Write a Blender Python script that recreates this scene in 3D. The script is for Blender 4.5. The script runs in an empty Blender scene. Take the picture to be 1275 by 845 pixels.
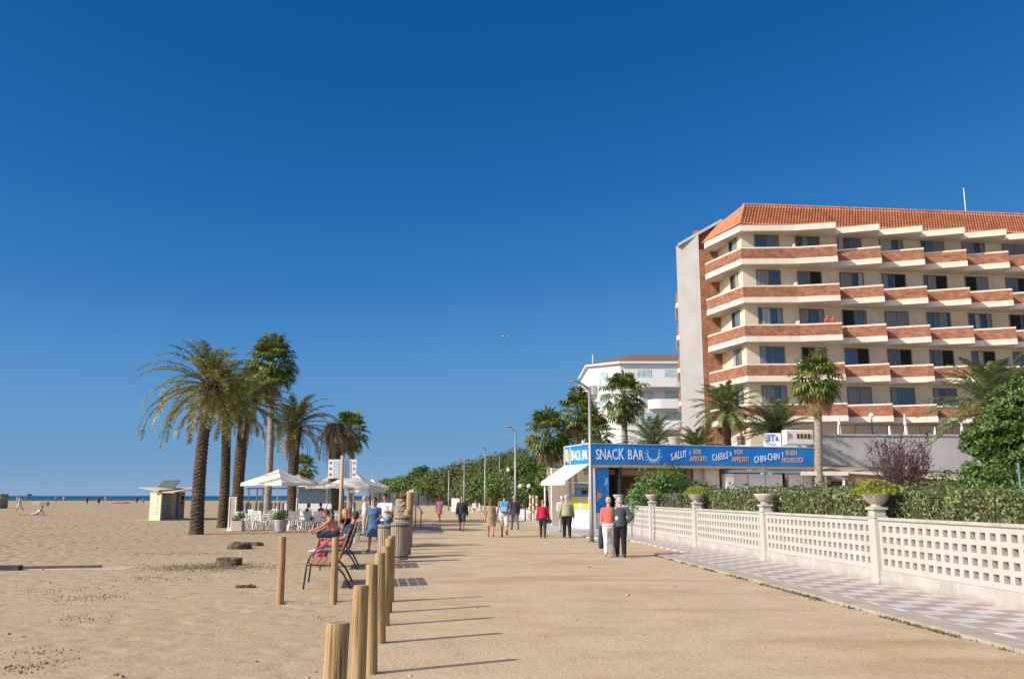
import bpy, math, random
from mathutils import Vector, Matrix, noise
R = math.radians
PI = math.pi
scene = bpy.context.scene
COL = scene.collection

# ------------------------------------------------------------------ camera
EYE = 1.65
FPX = 1100.0                       # focal length in pixels of a 1275 px wide frame
PITCH = math.atan((617.0 - 422.5) / FPX)
cam_d = bpy.data.cameras.new('camera')
cam_d.sensor_width = 36.0
cam_d.lens = 36.0 * FPX / 1275.0
cam_d.clip_start = 0.1
cam_d.clip_end = 60000
cam = bpy.data.objects.new('camera', cam_d)
cam.location = (0, 0, EYE)
cam.rotation_euler = (PI / 2 + PITCH, 0, 0)
COL.objects.link(cam)
scene.camera = cam

# ------------------------------------------------------------------ light
SUN_EL = 33.0
SUN_AZ = 242.0                     # clockwise from +Y : behind us on the left
world = bpy.data.worlds.new("World")
scene.world = world
world.use_nodes = True
wn = world.node_tree
bg = wn.nodes['Background']
sky = wn.nodes.new('ShaderNodeTexSky')
sky.sky_type = 'NISHITA'
sky.sun_disc = False
sky.sun_elevation = R(SUN_EL)
sky.sun_rotation = R(SUN_AZ)
sky.air_density = 1.0
sky.dust_density = 0.0
sky.ozone_density = 6.0
sky.altitude = 3000
SKY = 0.10
sc1 = wn.nodes.new('ShaderNodeVectorMath'); sc1.operation = 'SCALE'; sc1.inputs['Scale'].default_value = .095
crv = wn.nodes.new('ShaderNodeRGBCurve')          # film response of the deep mediterranean blue
for ch, pts in ((0, ((.0, .0), (.047, .006), (.083, .031), (.147, .10), (.40, .215), (1, .7))), (1, ((0, 0), (.098, .098), (.171, .175), (.287, .29), (.56, .375), (1, .7))), (2, ((0, 0), (.223, .32), (.366, .485), (.527, .585), (.66, .59), (1, .75)))):
    cc_ = crv.mapping.curves[ch]
    for i, q in enumerate(pts):
        if i == 0: cc_.points[0].location = q
        elif i == len(pts) - 1: cc_.points[1 if False else len(cc_.points) - 1].location = q
        else: cc_.points.new(*q)
crv.mapping.update()
sc2 = wn.nodes.new('ShaderNodeVectorMath'); sc2.operation = 'SCALE'; sc2.inputs['Scale'].default_value = 1 / SKY
wn.links.new(sky.outputs[0], sc1.inputs[0]); wn.links.new(sc1.outputs[0], crv.inputs['Color']); wn.links.new(crv.outputs[0], sc2.inputs[0])
# fill glow added to the sky around the sun, out of view, warming shadows
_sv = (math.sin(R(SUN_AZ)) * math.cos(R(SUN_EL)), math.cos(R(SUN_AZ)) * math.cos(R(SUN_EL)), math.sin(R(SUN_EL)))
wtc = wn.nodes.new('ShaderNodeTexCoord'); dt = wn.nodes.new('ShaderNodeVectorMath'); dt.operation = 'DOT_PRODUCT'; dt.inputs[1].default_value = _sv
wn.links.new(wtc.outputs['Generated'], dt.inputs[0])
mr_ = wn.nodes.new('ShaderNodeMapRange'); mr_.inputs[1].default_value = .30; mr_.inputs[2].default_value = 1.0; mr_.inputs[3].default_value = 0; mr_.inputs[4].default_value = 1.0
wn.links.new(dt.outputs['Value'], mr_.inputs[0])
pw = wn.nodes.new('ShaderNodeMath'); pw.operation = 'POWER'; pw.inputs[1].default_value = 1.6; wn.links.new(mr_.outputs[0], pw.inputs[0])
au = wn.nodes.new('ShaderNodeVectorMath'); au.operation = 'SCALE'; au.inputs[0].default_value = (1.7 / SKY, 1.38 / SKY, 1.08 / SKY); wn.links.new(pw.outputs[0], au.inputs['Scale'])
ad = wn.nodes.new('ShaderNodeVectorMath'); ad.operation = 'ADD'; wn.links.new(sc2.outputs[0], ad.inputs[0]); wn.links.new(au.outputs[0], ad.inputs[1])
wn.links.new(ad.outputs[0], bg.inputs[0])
EXPO = 0.30
bg.inputs[1].default_value = SKY * 2 ** -EXPO
sun_d = bpy.data.lights.new('sun', 'SUN')
sun_d.energy = 4.3
sun_d.angle = R(0.53)
sun_d.color = (1.0, 0.91, 0.78)
sun = bpy.data.objects.new('sun', sun_d)
sv = Vector((math.sin(R(SUN_AZ)) * math.cos(R(SUN_EL)), math.cos(R(SUN_AZ)) * math.cos(R(SUN_EL)), math.sin(R(SUN_EL))))
sun.rotation_euler = sv.to_track_quat('Z', 'Y').to_euler()
sun.location = (-30, -20, 40)
COL.objects.link(sun)
vs = scene.view_settings
vs.view_transform = 'Standard'
vs.look = 'None'
vs.gamma = 1
vs.use_curve_mapping = False
vs.exposure = EXPO
scene.cycles.max_bounces = 6
scene.cycles.transparent_max_bounces = 6

# ------------------------------------------------------------------ surveying helpers (photo bearing -> real position)
_c, _s = math.cos(PITCH), math.sin(PITCH)
def ray(x, y):
    u = (x - 637.5) / FPX; v = (422.5 - y) / FPX
    return (u, _c - v * _s, _s + v * _c)
def at(x, y, Y):
    d = ray(x, y); k = Y / d[1]
    return Vector((d[0] * k, Y, EYE + d[2] * k))
def G(x, y, z=0.0):
    d = ray(x, y); k = (z - EYE) / d[2]
    return Vector((d[0] * k, d[1] * k, z))

# ------------------------------------------------------------------ object helpers
def tag(o, label=None, cat=None, group=None, kind=None):
    if label: o['label'] = label
    if cat: o['category'] = cat
    if group: o['group'] = group
    if kind: o['kind'] = kind
    return o
def empty(name, loc=(0, 0, 0), rz=0.0, label=None, cat=None, group=None):
    o = bpy.data.objects.new(name, None)
    o.empty_display_size = 0.2
    COL.objects.link(o)
    o.location = loc
    o.rotation_euler = (0, 0, rz)
    return tag(o, label, cat, group)
def dup(root, loc=None, rz=None, label=None, group=None):
    def cp(o, par):
        c = o.copy(); COL.objects.link(c); c.parent = par
        for k in kids[o.name]: cp(k, c)
        return c
    kids = {}
    def walk(o):
        kids[o.name] = list(o.children)
        for k in o.children: walk(k)
    walk(root)
    r = cp(root, None)
    if loc is not None: r.location = loc
    if rz is not None: r.rotation_euler = (0, 0, rz)
    if label: r['label'] = label
    if group: r['group'] = group
    return r

class MB:
    def __init__(s): s.v = []; s.f = []; s.m = []; s.cm = 0
    def add(s, vs_, fs_):
        n = len(s.v); s.v.extend([tuple(p) for p in vs_])
        for f in fs_: s.f.append(tuple(i + n for i in f)); s.m.append(s.cm)
    def box(s, c, d, rz=0.0, rx=0.0, ry=0.0):
        hx, hy, hz = d[0] / 2, d[1] / 2, d[2] / 2
        M = Matrix.Rotation(rz, 3, 'Z') @ Matrix.Rotation(ry, 3, 'Y') @ Matrix.Rotation(rx, 3, 'X')
        c = Vector(c)
        vs_ = [c + M @ Vector((x * hx, y * hy, z * hz)) for z in (-1, 1) for y in (-1, 1) for x in (-1, 1)]
        s.add(vs_, [(0, 2, 3, 1), (4, 5, 7, 6), (0, 1, 5, 4), (2, 6, 7, 3), (0, 4, 6, 2), (1, 3, 7, 5)])
        return s
    def bar(s, p, q, w, h=None, up=(0, 0, 1)):
        p, q = Vector(p), Vector(q); h = h or w
        d = (q - p).normalized(); u = Vector(up)
        if abs(d.dot(u)) > .98: u = Vector((0, 1, 0))
        a = d.cross(u).normalized() * (w / 2); b = a.cross(d).normalized() * (h / 2)
        vs_ = [p - a - b, p + a - b, p + a + b, p - a + b, q - a - b, q + a - b, q + a + b, q - a + b]
        s.add(vs_, [(0, 3, 2, 1), (4, 5, 6, 7), (0, 1, 5, 4), (1, 2, 6, 5), (2, 3, 7, 6), (3, 0, 4, 7)])
        return s
    def tube(s, pts, rad, n=8, cap=True, ell=None):
        pts = [Vector(p) for p in pts]
        if not hasattr(rad, '__len__'): rad = [rad] * len(pts)
        rings = []; a = None
        for i, p in enumerate(pts):
            d = (pts[min(i + 1, len(pts) - 1)] - pts[max(i - 1, 0)])
            if d.length < 1e-9: d = Vector((0, 0, 1))
            d.normalize()
            if a is None:
                a = d.orthogonal().normalized()
            a = (a - d * a.dot(d))
            if a.length < 1e-6: a = d.orthogonal()
            a.normalize(); b = d.cross(a)
            rings.append([p + (a * math.cos(2 * PI * k / n) + b * math.sin(2 * PI * k / n)) * rad[i] for k in range(n)])
        vs_ = [v for r in rings for v in r]
        fs_ = []
        for i in range(len(pts) - 1):
            for k in range(n):
                k2 = (k + 1) % n
                fs_.append((i * n + k, i * n + k2, (i + 1) * n + k2, (i + 1) * n + k))
        if cap:
            fs_.append(tuple(reversed(range(n)))); m = (len(pts) - 1) * n
            fs_.append(tuple(range(m, m + n)))
        s.add(vs_, fs_); return s
    def lathe(s, prof, c=(0, 0, 0), n=20, sx=1.0, sy=1.0):
        c = Vector(c)
        vs_ = [c + Vector((r * math.cos(2 * PI * k / n) * sx, r * math.sin(2 * PI * k / n) * sy, z)) for r, z in prof for k in range(n)]
        fs_ = []
        for i in range(len(prof) - 1):
            for k in range(n):
                k2 = (k + 1) % n
                fs_.append((i * n + k, i * n + k2, (i + 1) * n + k2, (i + 1) * n + k))
        if prof[0][0] > 1e-4: fs_.append(tuple(reversed(range(n))))
        if prof[-1][0] > 1e-4: m = (len(prof) - 1) * n; fs_.append(tuple(range(m, m + n)))
        s.add(vs_, fs_); return s
    def capsule(s, p, q, r0, r1, n=12, flat=1.0, axis=None):
        p, q = Vector(p), Vector(q); d = q - p
        if d.length < 1e-6: d = Vector((0, 0, 1e-4)); q = p + d
        d.normalize()
        pts = []; rr = []
        for a in (-85, -60, -30): pts.append(p + d * r0 * math.sin(R(a))); rr.append(r0 * math.cos(R(a)))
        pts += [p, q]; rr += [r0, r1]
        for a in (30, 60, 85): pts.append(q + d * r1 * math.sin(R(a))); rr.append(r1 * math.cos(R(a)))
        s.tube(pts, rr, n); return s
    def ell(s, c, r, n=14, m=9, M=None):
        c = Vector(c); vs_ = []; fs_ = []
        for i in range(m + 1):
            t = -PI / 2 + PI * i / m
            for k in range(n):
                v = Vector((math.cos(t) * math.cos(2 * PI * k / n) * r[0], math.cos(t) * math.sin(2 * PI * k / n) * r[1], math.sin(t) * r[2]))
                vs_.append(c + (M @ v if M else v))
        for i in range(m):
            for k in range(n):
                k2 = (k + 1) % n
                fs_.append((i * n + k, i * n + k2, (i + 1) * n + k2, (i + 1) * n + k))
        s.add(vs_, fs_); return s
    def prism(s, poly, z0, z1):
        n = len(poly)
        vs_ = [(p[0], p[1], z0) for p in poly] + [(p[0], p[1], z1) for p in poly]
        fs_ = [tuple(reversed(range(n))), tuple(range(n, 2 * n))]
        for i in range(n): j = (i + 1) % n; fs_.append((i, j, n + j, n + i))
        s.add(vs_, fs_); return s
    def strip(s, pts, th, z0, z1):
        """wall along a plan polyline, thickness th to its left side"""
        P = [Vector((p[0], p[1], 0)) for p in pts]; O = []
        for i, p in enumerate(P):
            ns = []
            if i > 0: d = (p - P[i - 1]).normalized(); ns.append(Vector((-d.y, d.x, 0)))
            if i < len(P) - 1: d = (P[i + 1] - p).normalized(); ns.append(Vector((-d.y, d.x, 0)))
            m = sum(ns, Vector()).normalized()
            O.append(p + m * th / max(.35, m.dot(ns[0])))
        n = len(P)
        vs_ = [(p.x, p.y, z0) for p in P] + [(p.x, p.y, z0) for p in O] + [(p.x, p.y, z1) for p in P] + [(p.x, p.y, z1) for p in O]
        fs_ = []
        for i in range(n - 1):
            fs_ += [(i, i + 1, 2 * n + i + 1, 2 * n + i), (n + i + 1, n + i, 3 * n + i, 3 * n + i + 1),
                    (2 * n + i, 2 * n + i + 1, 3 * n + i + 1, 3 * n + i), (n + i, n + i + 1, i + 1, i)]
        fs_ += [(0, 2 * n, 3 * n, n), (n - 1, 2 * n - 1, 4 * n - 1, 3 * n - 1)]
        s.add(vs_, fs_); return s
    def mesh(s, name, mats=None, smooth=False):
        me = bpy.data.meshes.new(name)
        me.from_pydata(s.v, [], s.f)
        if mats:
            if not isinstance(mats, (list, tuple)): mats = [mats]
            for m in mats: me.materials.append(m)
            if len(mats) > 1: me.polygons.foreach_set('material_index', s.m)
        if smooth:
            me.polygons.foreach_set('use_smooth', [True] * len(me.polygons))
        me.update()
        return me
    def build(s, name, mats, parent=None, smooth=False, bevel=0.0, auto=False, label=None, cat=None, group=None, kind=None, loc=None):
        me = s.mesh(name, mats, smooth)
        o = bpy.data.objects.new(name, me)
        COL.objects.link(o)
        if parent: o.parent = parent
        if loc is not None: o.location = loc
        if bevel:
            b = o.modifiers.new('bevel', 'BEVEL'); b.width = bevel; b.segments = 2; b.limit_method = 'ANGLE'
        if auto: auto_smooth(me)
        return tag(o, label, cat, group, kind)
def auto_smooth(me, ang=0.7):
    me.polygons.foreach_set('use_smooth', [True] * len(me.polygons))
    try: me.set_sharp_from_angle(angle=ang)
    except Exception: pass

# ------------------------------------------------------------------ materials
def mat(name, col, rough=0.8, var=0.12, scale=6.0, bump=0.0, bscale=40.0, col2=None, metal=0.0, spec=0.35, detail=6.0, dist=0.01):
    m = bpy.data.materials.new(name); m.use_nodes = True
    nt = m.node_tree; b = nt.nodes['Principled BSDF']
    b.inputs['Roughness'].default_value = rough
    b.inputs['Metallic'].default_value = metal
    b.inputs['Specular IOR Level'].default_value = spec
    tc = nt.nodes.new('ShaderNodeTexCoord')
    c1 = tuple(max(0, c * (1 - var)) for c in col); c2 = tuple(min(1, c * (1 + var)) for c in (col2 or col))
    if col2: c1 = tuple(col)
    n = nt.nodes.new('ShaderNodeTexNoise'); n.inputs['Scale'].default_value = scale; n.inputs['Detail'].default_value = detail
    n.inputs['Roughness'].default_value = .62
    r = nt.nodes.new('ShaderNodeValToRGB')
    r.color_ramp.elements[0].position = .3; r.color_ramp.elements[1].position = .7
    r.color_ramp.elements[0].color = (*c1, 1); r.color_ramp.elements[1].color = (*c2, 1)
    nt.links.new(tc.outputs['Object'], n.inputs['Vector'])
    nt.links.new(n.outputs['Fac'], r.inputs['Fac'])
    nt.links.new(r.outputs['Color'], b.inputs['Base Color'])
    if bump:
        nb = nt.nodes.new('ShaderNodeTexNoise'); nb.inputs['Scale'].default_value = bscale; nb.inputs['Detail'].default_value = 5
        bp = nt.nodes.new('ShaderNodeBump'); bp.inputs['Strength'].default_value = bump; bp.inputs['Distance'].default_value = dist
        nt.links.new(tc.outputs['Object'], nb.inputs['Vector'])
        nt.links.new(nb.outputs['Fac'], bp.inputs['Height'])
        nt.links.new(bp.outputs['Normal'], b.inputs['Normal'])
    return m
def weather(m, col, streak=(3.0, 3.0, .35), amt=.5, lo=.5, hi=.75, foot=None):
    """rain streaks and grime over a painted surface; foot = height of the splash zone"""
    nt = m.node_tree; N = nt.nodes; L = nt.links; b = N['Principled BSDF']; src = b.inputs['Base Color'].links[0].from_socket
    tc = N.new('ShaderNodeTexCoord'); mp = N.new('ShaderNodeMapping'); mp.inputs['Scale'].default_value = streak; L.new(tc.outputs['Object'], mp.inputs[0])
    n = N.new('ShaderNodeTexNoise'); n.inputs['Scale'].default_value = 1; n.inputs['Detail'].default_value = 8; n.inputs['Roughness'].default_value = .7; L.new(mp.outputs[0], n.inputs['Vector'])
    r = N.new('ShaderNodeMapRange'); r.inputs[1].default_value = lo; r.inputs[2].default_value = hi; r.inputs[3].default_value = 0; r.inputs[4].default_value = amt; L.new(n.outputs['Fac'], r.inputs[0])
    f = r.outputs[0]
    if foot:
        sx = N.new('ShaderNodeSeparateXYZ'); L.new(tc.outputs['Object'], sx.inputs[0])
        n2 = N.new('ShaderNodeTexNoise'); n2.inputs['Scale'].default_value = 5; n2.inputs['Detail'].default_value = 6; L.new(tc.outputs['Object'], n2.inputs['Vector'])
        ad = N.new('ShaderNodeMath'); ad.operation = 'MULTIPLY_ADD'; ad.inputs[1].default_value = -foot * 1.6; L.new(n2.outputs['Fac'], ad.inputs[0]); L.new(sx.outputs[2], ad.inputs[2])
        r2 = N.new('ShaderNodeMapRange'); r2.inputs[1].default_value = -foot * .6; r2.inputs[2].default_value = foot * .35; r2.inputs[3].default_value = .55; r2.inputs[4].default_value = 0; L.new(ad.outputs[0], r2.inputs[0])
        mx_ = N.new('ShaderNodeMath'); mx_.operation = 'MAXIMUM'; L.new(f, mx_.inputs[0]); L.new(r2.outputs[0], mx_.inputs[1]); f = mx_.outputs[0]
    mx = N.new('ShaderNodeMix'); mx.data_type = 'RGBA'; L.new(f, mx.inputs[0]); L.new(src, mx.inputs[6]); mx.inputs[7].default_value = (*col, 1)
    L.new(mx.outputs[2], b.inputs['Base Color']); return m
def translucent(m, f=.35):
    nt = m.node_tree; N = nt.nodes; L = nt.links; b = N['Principled BSDF']; src = b.inputs['Base Color'].links[0].from_socket; out = N['Material Output']
    t = N.new('ShaderNodeBsdfTranslucent'); L.new(src, t.inputs['Color']); mx = N.new('ShaderNodeMixShader'); mx.inputs[0].default_value = f
    L.new(b.outputs[0], mx.inputs[1]); L.new(t.outputs[0], mx.inputs[2]); L.new(mx.outputs[0], out.inputs[0]); return m
def leafmat(name, cols, transl=0.28, rough=0.5, spec=.3, hue=None):
    """foliage: every leaf (mesh island) takes its own tone"""
    m = bpy.data.materials.new(name); m.use_nodes = True
    nt = m.node_tree; b = nt.nodes['Principled BSDF']; out = nt.nodes['Material Output']
    b.inputs['Roughness'].default_value = rough
    b.inputs['Specular IOR Level'].default_value = spec
    g = nt.nodes.new('ShaderNodeNewGeometry'); r = nt.nodes.new('ShaderNodeValToRGB')
    el = r.color_ramp.elements
    n = len(cols)
    for i, c in enumerate(cols):
        e = el[0] if i == 0 else (el[1] if i == n - 1 else el.new(i / (n - 1)))
        if i == n - 1: e = el[len(el) - 1]
        e.color = (*c, 1)
        e.position = i / (n - 1)
    nt.links.new(g.outputs['Random Per Island'], r.inputs['Fac'])
    tc = nt.nodes.new('ShaderNodeTexCoord'); nz = nt.nodes.new('ShaderNodeTexNoise'); nz.inputs['Scale'].default_value = 1.3
    nt.links.new(tc.outputs['Object'], nz.inputs['Vector'])
    hs = nt.nodes.new('ShaderNodeHueSaturation')
    mr = nt.nodes.new('ShaderNodeMapRange'); mr.inputs[1].default_value = .3; mr.inputs[2].default_value = .7
    mr.inputs[3].default_value = .75; mr.inputs[4].default_value = 1.3
    nt.links.new(nz.outputs['Fac'], mr.inputs[0]); nt.links.new(mr.outputs[0], hs.inputs['Value'])
    nt.links.new(r.outputs['Color'], hs.inputs['Color'])
    nt.links.new(hs.outputs['Color'], b.inputs['Base Color'])
    t = nt.nodes.new('ShaderNodeBsdfTranslucent'); mx = nt.nodes.new('ShaderNodeMixShader'); mx.inputs[0].default_value = transl
    nt.links.new(hs.outputs['Color'], t.inputs['Color'])
    nt.links.new(b.outputs[0], mx.inputs[1]); nt.links.new(t.outputs[0], mx.inputs[2]); nt.links.new(mx.outputs[0], out.inputs[0])
    return m

def nodes(m): return m.node_tree, m.node_tree.nodes, m.node_tree.links
def sand_material():
    m = bpy.data.materials.new('sand'); m.use_nodes = True
    nt, N, L = nodes(m); b = N['Principled BSDF']; b.inputs['Roughness'].default_value = .95; b.inputs['Specular IOR Level'].default_value = .1
    tc = N.new('ShaderNodeTexCoord'); sx = N.new('ShaderNodeSeparateXYZ'); L.new(tc.outputs['Object'], sx.inputs[0])
    def math_(op, a, b_=None, clamp=False):
        n = N.new('ShaderNodeMath'); n.operation = op; n.use_clamp = clamp
        for i, q in enumerate((a, b_)):
            if q is None: continue
            if isinstance(q, (int, float)): n.inputs[i].default_value = q
            else: L.new(q, n.inputs[i])
        return n.outputs[0]
    def noise_(sc, det=5, vec=None, rough=.6):
        n = N.new('ShaderNodeTexNoise'); n.inputs['Scale'].default_value = sc; n.inputs['Detail'].default_value = det; n.inputs['Roughness'].default_value = rough
        L.new(vec or tc.outputs['Object'], n.inputs['Vector']); return n.outputs['Fac']
    def mix(f, a, b_, mode='MIX'):
        n = N.new('ShaderNodeMix'); n.data_type = 'RGBA'; n.blend_type = mode
        if isinstance(f, (int, float)): n.inputs[0].default_value = f
        else: L.new(f, n.inputs[0])
        for i, q in ((6, a), (7, b_)):
            if isinstance(q, tuple): n.inputs[i].default_value = (*q, 1)
            else: L.new(q, n.inputs[i])
        return n.outputs[2]
    def ramp(f, a, b_):
        n = N.new('ShaderNodeMapRange'); n.inputs[1].default_value = a; n.inputs[2].default_value = b_; n.interpolation_type = 'SMOOTHSTEP'
        L.new(f, n.inputs[0]); return n.outputs[0]
    # promenade side mask: x > -0.9 - 0.1*y
    e = math_('ADD', sx.outputs[0], math_('MULTIPLY', sx.outputs[1], .1))
    prom = ramp(math_('ADD', e, math_('MULTIPLY', noise_(.8), 1.0)), -1.2, .6)
    # stretched coordinates for wheel and foot tracks
    mp = N.new('ShaderNodeMapping'); mp.inputs['Rotation'].default_value = (0, 0, R(-28)); mp.inputs['Scale'].default_value = (.35, 1.6, 1)
    L.new(tc.outputs['Object'], mp.inputs[0])
    mp2 = N.new('ShaderNodeMapping'); mp2.inputs['Rotation'].default_value = (0, 0, R(-14)); mp2.inputs['Scale'].default_value = (.25, .9, 1)
    L.new(tc.outputs['Object'], mp2.inputs[0])
    fine = noise_(55, 4, rough=.8); med = noise_(3.2, 8, rough=.7); big = noise_(.22, 4); trk = noise_(.9, 5, mp.outputs[0]); trk2 = noise_(.8, 6, mp2.outputs[0])
    beach = mix(ramp(med, .3, .7), (.325, .262, .175), (.47, .382, .26))
    beach = mix(math_('MULTIPLY', ramp(trk, .52, .72), .65), beach, (.30, .205, .13))
    beach = mix(math_('MULTIPLY', ramp(big, .45, .75), .45), beach, (.34, .225, .135))
    beach = mix(math_('MULTIPLY', math_('SUBTRACT', 1.0, ramp(sx.outputs[1], 14, 34)), .55), beach, (.485, .398, .27))
    pr = mix(ramp(noise_(1.1, 7, rough=.65), .3, .7), (.465, .378, .25), (.55, .45, .305))
    pr = mix(math_('MULTIPLY', ramp(trk2, .5, .72), .85), pr, (.375, .26, .148))
    pr = mix(math_('MULTIPLY', ramp(noise_(.35, 3), .5, .7), .45), pr, (.40, .28, .16))
    col = mix(prom, beach, pr)
    # thin grass film, left field only, Y 8..60
    gm = math_('MULTIPLY', ramp(noise_(1.6, 8, mp.outputs[0], .72), .57, .68), ramp(noise_(.22, 3), .46, .6))
    gm = math_('MULTIPLY', gm, math_('SUBTRACT', 1.0, ramp(e, -3.6, -1.6)))
    gm = math_('MULTIPLY', gm, ramp(sx.outputs[0], -28, -14))
    gm = math_('MULTIPLY', gm, math_('SUBTRACT', 1.0, ramp(sx.outputs[1], 45, 80)))
    col = mix(math_('MULTIPLY', gm, .6), col, (.17, .18, .07))
    # pebbles, bits of bark
    vo = N.new('ShaderNodeTexVoronoi'); vo.inputs['Scale'].default_value = 2.3; L.new(tc.outputs['Object'], vo.inputs['Vector'])
    peb = math_('MULTIPLY', math_('SUBTRACT', 1.0, ramp(math_('ADD', vo.outputs['Distance'], math_('MULTIPLY', noise_(30), .05)), .045, .075)), ramp(noise_(.7), .52, .62))
    col = mix(math_('MULTIPLY', peb, .75), col, (.15, .10, .065))
    col = mix(math_('MULTIPLY', ramp(noise_(11, 5, rough=.75), .5, .72), .35), col, (.27, .195, .125))
    sp = mix(ramp(fine, .25, .75), (.70, .69, .68), (1.22, 1.22, 1.23)); col = mix(1.0, col, sp, 'MULTIPLY')
    grit = N.new('ShaderNodeTexVoronoi'); grit.inputs['Scale'].default_value = 26; L.new(tc.outputs['Object'], grit.inputs['Vector'])
    col = mix(math_('MULTIPLY', math_('SUBTRACT', 1.0, ramp(grit.outputs['Distance'], .1, .3)), .35), col, mix(grit.outputs['Color'], (.2, .14, .1), (.75, .65, .5)))
    L.new(col, b.inputs['Base Color'])
    # relief
    bp = N.new('ShaderNodeBump'); bp.inputs['Strength'].default_value = 1.0; bp.inputs['Distance'].default_value = 1.0
    foot = N.new('ShaderNodeTexVoronoi'); foot.feature = 'SMOOTH_F1'; foot.inputs['Scale'].default_value = 2.6; L.new(tc.outputs['Object'], foot.inputs['Vector'])
    hb = math_('MULTIPLY', ramp(foot.outputs['Distance'], .05, .5), .045)
    hb = math_('ADD', hb, math_('MULTIPLY', med, .05)); hb = math_('ADD', hb, math_('MULTIPLY', trk, .05))
    hb = math_('MULTIPLY', hb, math_('SUBTRACT', 1.0, prom))
    deep = ramp(e, -9, -14); hb = math_('MULTIPLY', hb, math_('ADD', .45, math_('MULTIPLY', ramp(math_('MULTIPLY', e, -1), 6, 14), 1.0)))
    hp = math_('ADD', math_('MULTIPLY', noise_(14, 5, rough=.7), .012), math_('MULTIPLY', noise_(5, 6), .012))
    hp = math_('ADD', hp, math_('MULTIPLY', fine, .005))
    hp = math_('ADD', hp, math_('MULTIPLY', grit.outputs['Distance'], .004))
    L.new(math_('ADD', hb, hp), bp.inputs['Height']); L.new(bp.outputs[0], b.inputs['Normal'])
    return m
def brick_material(name, c1, c2, mortar, scale=1.0, bw=.5, rh=.14):
    m = bpy.data.materials.new(name); m.use_nodes = True
    nt, N, L = nodes(m); b = N['Principled BSDF']; b.inputs['Roughness'].default_value = .9; b.inputs['Specular IOR Level'].default_value = .2
    tc = N.new('ShaderNodeTexCoord'); sx = N.new('ShaderNodeSeparateXYZ'); cx = N.new('ShaderNodeCombineXYZ')
    L.new(tc.outputs['Object'], sx.inputs[0])
    a = N.new('ShaderNodeMath'); a.operation = 'ADD'; L.new(sx.outputs[0], a.inputs[0]); L.new(sx.outputs[1], a.inputs[1])
    L.new(a.outputs[0], cx.inputs[0]); L.new(sx.outputs[2], cx.inputs[1])
    br = N.new('ShaderNodeTexBrick'); br.inputs['Scale'].default_value = scale; br.inputs['Brick Width'].default_value = bw; br.inputs['Row Height'].default_value = rh
    br.inputs['Mortar Size'].default_value = .012; br.inputs['Color1'].default_value = (*c1, 1); br.inputs['Color2'].default_value = (*c2, 1); br.inputs['Mortar'].default_value = (*mortar, 1)
    L.new(cx.outputs[0], br.inputs['Vector'])
    n = N.new('ShaderNodeTexNoise'); n.inputs['Scale'].default_value = 2.5; n.inputs['Detail'].default_value = 6; L.new(tc.outputs['Object'], n.inputs['Vector'])
    r = N.new('ShaderNodeMapRange'); r.inputs[1].default_value = .3; r.inputs[2].default_value = .7; r.inputs[3].default_value = .72; r.inputs[4].default_value = 1.25; L.new(n.outputs['Fac'], r.inputs[0])
    mx = N.new('ShaderNodeVectorMath'); mx.operation = 'SCALE'; L.new(br.outputs['Color'], mx.inputs[0]); L.new(r.outputs[0], mx.inputs['Scale'])
    L.new(mx.outputs[0], b.inputs['Base Color']); return m
def checker_material():
    m = bpy.data.materials.new('checker_tiles'); m.use_nodes = True
    nt, N, L = nodes(m); b = N['Principled BSDF']; b.inputs['Roughness'].default_value = .75; b.inputs['Specular IOR Level'].default_value = .25
    tc = N.new('ShaderNodeTexCoord')
    ch = N.new('ShaderNodeTexChecker'); ch.inputs['Scale'].default_value = 1 / .4
    ch.inputs['Color1'].default_value = (.52, .52, .51, 1); ch.inputs['Color2'].default_value = (.36, .275, .265, 1)
    mp = N.new('ShaderNodeMapping'); mp.inputs['Rotation'].default_value = (0, 0, R(-5.2)); L.new(tc.outputs['Object'], mp.inputs[0]); L.new(mp.outputs[0], ch.inputs['Vector'])
    mp.inputs['Location'].default_value = (0, 0, .1)
    n = N.new('ShaderNodeTexNoise'); n.inputs['Scale'].default_value = 1.7; n.inputs['Detail'].default_value = 8; L.new(tc.outputs['Object'], n.inputs['Vector'])
    r = N.new('ShaderNodeMapRange'); r.inputs[1].default_value = .4; r.inputs[2].default_value = .75; r.inputs[3].default_value = 0; r.inputs[4].default_value = .6; L.new(n.outputs['Fac'], r.inputs[0])
    mx = N.new('ShaderNodeMix'); mx.data_type = 'RGBA'; L.new(r.outputs[0], mx.inputs[0]); L.new(ch.outputs['Color'], mx.inputs[6]); mx.inputs[7].default_value = (.46, .39, .32, 1)
    br = N.new('ShaderNodeTexBrick'); br.inputs['Scale'].default_value = 1; br.offset = 0; br.inputs['Brick Width'].default_value = .2; br.inputs['Row Height'].default_value = .2; br.inputs['Mortar Size'].default_value = .006
    br.inputs['Color1'].default_value = (1, 1, 1, 1); br.inputs['Color2'].default_value = (.93, .93, .93, 1); br.inputs['Mortar'].default_value = (.72, .7, .68, 1); L.new(mp.outputs[0], br.inputs['Vector'])
    mm = N.new('ShaderNodeMix'); mm.data_type = 'RGBA'; mm.blend_type = 'MULTIPLY'; mm.inputs[0].default_value = 1; L.new(mx.outputs[2], mm.inputs[6]); L.new(br.outputs['Color'], mm.inputs[7])
    L.new(mm.outputs[2], b.inputs['Base Color']); return m
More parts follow.
